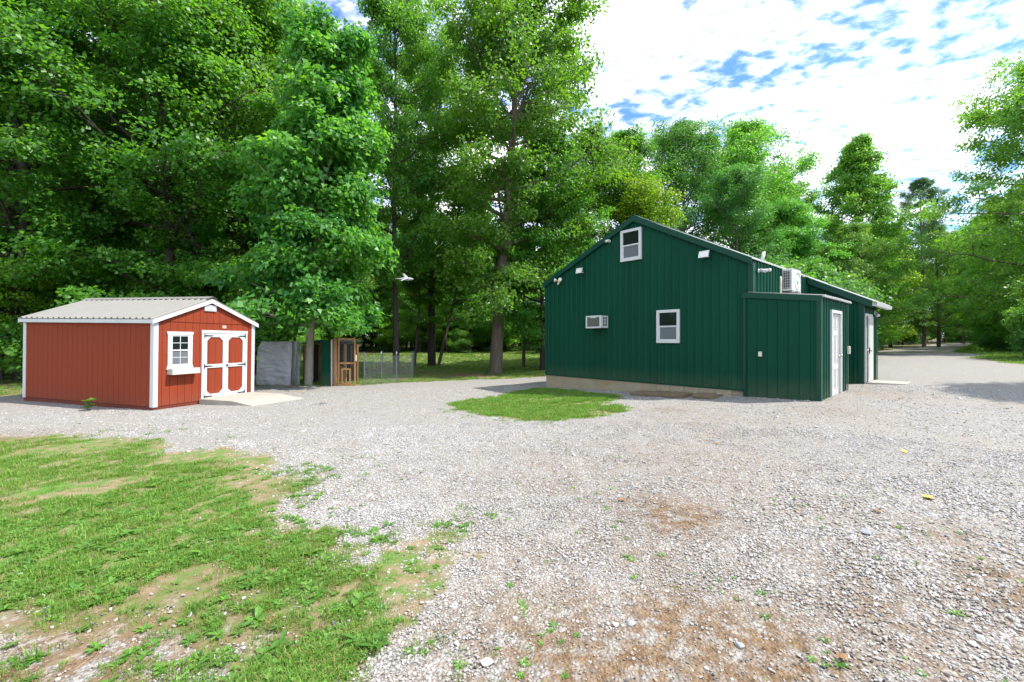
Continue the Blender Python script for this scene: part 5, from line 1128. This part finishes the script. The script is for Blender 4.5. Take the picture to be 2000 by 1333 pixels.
for k in range(900):
    y = rr.uniform(40, 95); x = rr.uniform(-1.3*y, 1.35*y)
    if lane_d(x, y) < 7.5 or (-20 < x < 9 and y < 55) or (x > 30 and y < 52 and x/y < 1.0): continue
    if any((x-a)**2+(y-b)**2 < 5.2**2 for a, b in placed): continue
    if 8 < x < 40 and y < 50: continue
    placed.append((x, y))
    s = rr.uniform(.75, 1.0) if x < 0 else rr.uniform(.6, .82)
    if x < 0: lab, grp = 'tall tree deep in the wood beyond the back lawn', 'trees beyond the back lawn'
    else: lab, grp = 'tree in the far wood behind the barn and lane', 'trees behind the barn and lane'
    tree('forest_tree', K[rr.choice(kinds)], x, y, lab, rz_(), s, group=grp)
    if len(placed) > 84: break
for k in range(46):
    y = rr.uniform(53, 62) if k % 3 else rr.uniform(40, 56); x = rr.uniform(-30, 12) if k % 3 else rr.uniform(-40, -20)
    tree('understory_sapling', K[rr.choice(['sapling', 'sapling2', 'sapling2', 'bush', 'bush', 'thin'])], x, y, 'slim sapling or shrub at the far edge of the back lawn', rz_(), rr.uniform(.7, 1.25), group='undergrowth at the back lawn edge')
for k in range(9):
    tree('forest_tree', K['maple2' if k % 2 else 'maple1'], -26+4.6*k+rr.uniform(-1, 1), 61+rr.uniform(-2, 4), 'low-branched tree closing the view behind the back lawn', rz_(), rr.uniform(.7, .9), group='low trees behind the back lawn')
    tree('understory_sapling', K['bush_dark' if k % 2 else 'bush'], -24+4.4*k+rr.uniform(-1.5, 1.5), 57+rr.uniform(-1, 2), 'rounded bush at the foot of the trees behind the back lawn', rz_(), rr.uniform(.9, 1.4), cat='bush', group='bushes behind the back lawn')
for k in range(44):
    t = rr.random(); x = 20+75*t; y = 24+68*t; sd_ = rr.choice([-1, 1]); off_ = rr.uniform(5, 10)
    x2, y2 = x+sd_*off_*.7, y-sd_*off_*.7
    if lane_d(x2, y2) < 4.0 or (x2 < 26 and sd_ < 0 and y2 < 30): continue
    if x2 < 30 and sd_ > 0: x2 += 4
    tree('lane_shrub', K[rr.choice(['bush', 'bush_dark', 'bush_dark', 'sapling', 'sapling2'])], x2, y2, 'leafy shrub in the hedge along the lane', rz_(), rr.uniform(.75, 1.25), cat='shrub', group='shrubs along the lane')
for (x, y, s) in ((14.5, 23, 1.1), (17, 25, 1.2), (19.5, 28, 1.2), (22, 31.5, 1.3), (25.5, 35, 1.3), (29, 39, 1.4), (32, 43, 1.5), (15.5, 27, 1.3), (20, 33, 1.4), (12, 26, 1.2)):
    tree('hedge_shrub', K['bush_dark'], x, y, 'dark shrub in the thicket just beyond the barn on the lane side', rz_(), s, cat='shrub', group='thicket beyond the barn')

# ------------------------------------------------------------------ small things on the ground
def weed(x, y, n, L, wd, label, seed):
    me = rosette_mesh(seed, n, L, wd, M['weed'], .7); o = link('weed', me); o.location = (x, y, T(x, y)+.004); return tag(o, label, 'weed')
wd_ = ground_empty('weed_plant', -10.9, 11.05, 'bright green leafy weed growing by the long red shed wall', 'weed')
for k in range(3):
    me = rosette_mesh(300+k, 7, .17, .10, M['weed'], .6); o = link('leaf_whorl', me, wd_); o.location = (.02*k, .01*k, .05+.09*k); o.rotation_euler = (0, 0, k)
MB().tube([(0, 0, -.02), (.01, 0, .12), (.03, .01, .26)], [.008, .007, .004], 6).build('stem', M['weed'], wd_)
weed(2.4, 2.33, 9, .05, .012, 'bright green weed tuft near the lower right corner on gravel', 310)
weed(.77, 2.72, 7, .04, .010, 'small green weed in the middle of the near gravel', 311)
weed(-1.02, 3.55, 8, .07, .02, 'green weed clump on the gravel off the lawn tip', 312)
def fallen_leaf(x, y, s, material, label, rz):
    L = LEAF['tulip']; m = MB(); m.v = [(a*s, b*s-.5*s, .006+.10*s*abs(a)*2+.03*s*b) for a, b in L]+[(a*s, b*s-.5*s, .0045+.10*s*abs(a)*2+.03*s*b) for a, b in L]
    m.f = [tuple(range(8)), tuple(reversed(range(8, 16)))]+[(i, 8+i, 8+(i+1) % 8, (i+1) % 8) for i in range(8)]
    o = m.build('fallen_leaf', M[material]); o.location = (x, y, T(x, y)+.012); o.rotation_euler = (random.uniform(-.2, .2), random.uniform(-.2, .2), rz); return tag(o, label, 'leaf')
fallen_leaf(3.87, 4.0, .085, 'yellow_leaf', 'bright yellow fallen leaf on the gravel at right', 1.2)
fallen_leaf(5.1, 5.6, .07, 'yellow_leaf', 'pale yellow fallen leaf farther back on the right gravel', .4)
fallen_leaf(1.02, 4.02, .06, 'straw', 'small brown leaf in the middle of the gravel', 2.2)
fallen_leaf(2.95, 6.2, .08, 'straw', 'curled brown leaf on gravel before the lean-to', 2.9)
fallen_leaf(3.15, 3.72, .075, 'straw', 'reddish brown leaf left of the bright yellow leaf', .2)
fallen_leaf(1.55, 2.02, .05, 'straw', 'orange-brown leaf at the bottom edge of the gravel', .9)
for k, (x, y, s, lab) in enumerate(((.63, 2.28, .026, 'blue-grey stone on the near gravel left of centre bottom'), (.55, 2.27, .018, 'white stone beside the blue-grey stone'), (1.12, 2.12, .022, 'pale bluish stone near the brown dirt at the bottom'), (-.12, 2.0, .026, 'white stone at the bottom edge below the lawn'), (2.72, 3.3, .04, 'flat grey stone at the right of the gravel'))):
    me = rock_mesh(200+k, 2); me.materials.clear(); me.materials.append(mat('loose_stone_%d' % k, (.26, .275, .29) if k in (0, 2, 4) else (.42, .41, .385), .8, var=.2, vscale=40, bump=.2, bscale=80)); me.shade_flat()
    o = link('stone', me); o.scale = (s*1.3, s, s*.8); o.location = (x, y, T(x, y)+s*.35); o.rotation_euler = (0, 0, k*1.1); tag(o, lab, 'stone')
wr_ = rock_mesh(230, 2); wr_.materials.clear(); wr_.materials.append(M['white']); o = link('stone', wr_); c_ = bl2w(-2.25, -.18); o.location = (c_[0], c_[1], T(*c_)+.03); o.scale = (.11, .07, .07); tag(o, 'bright white stone by the foundation behind the slabs', 'stone')
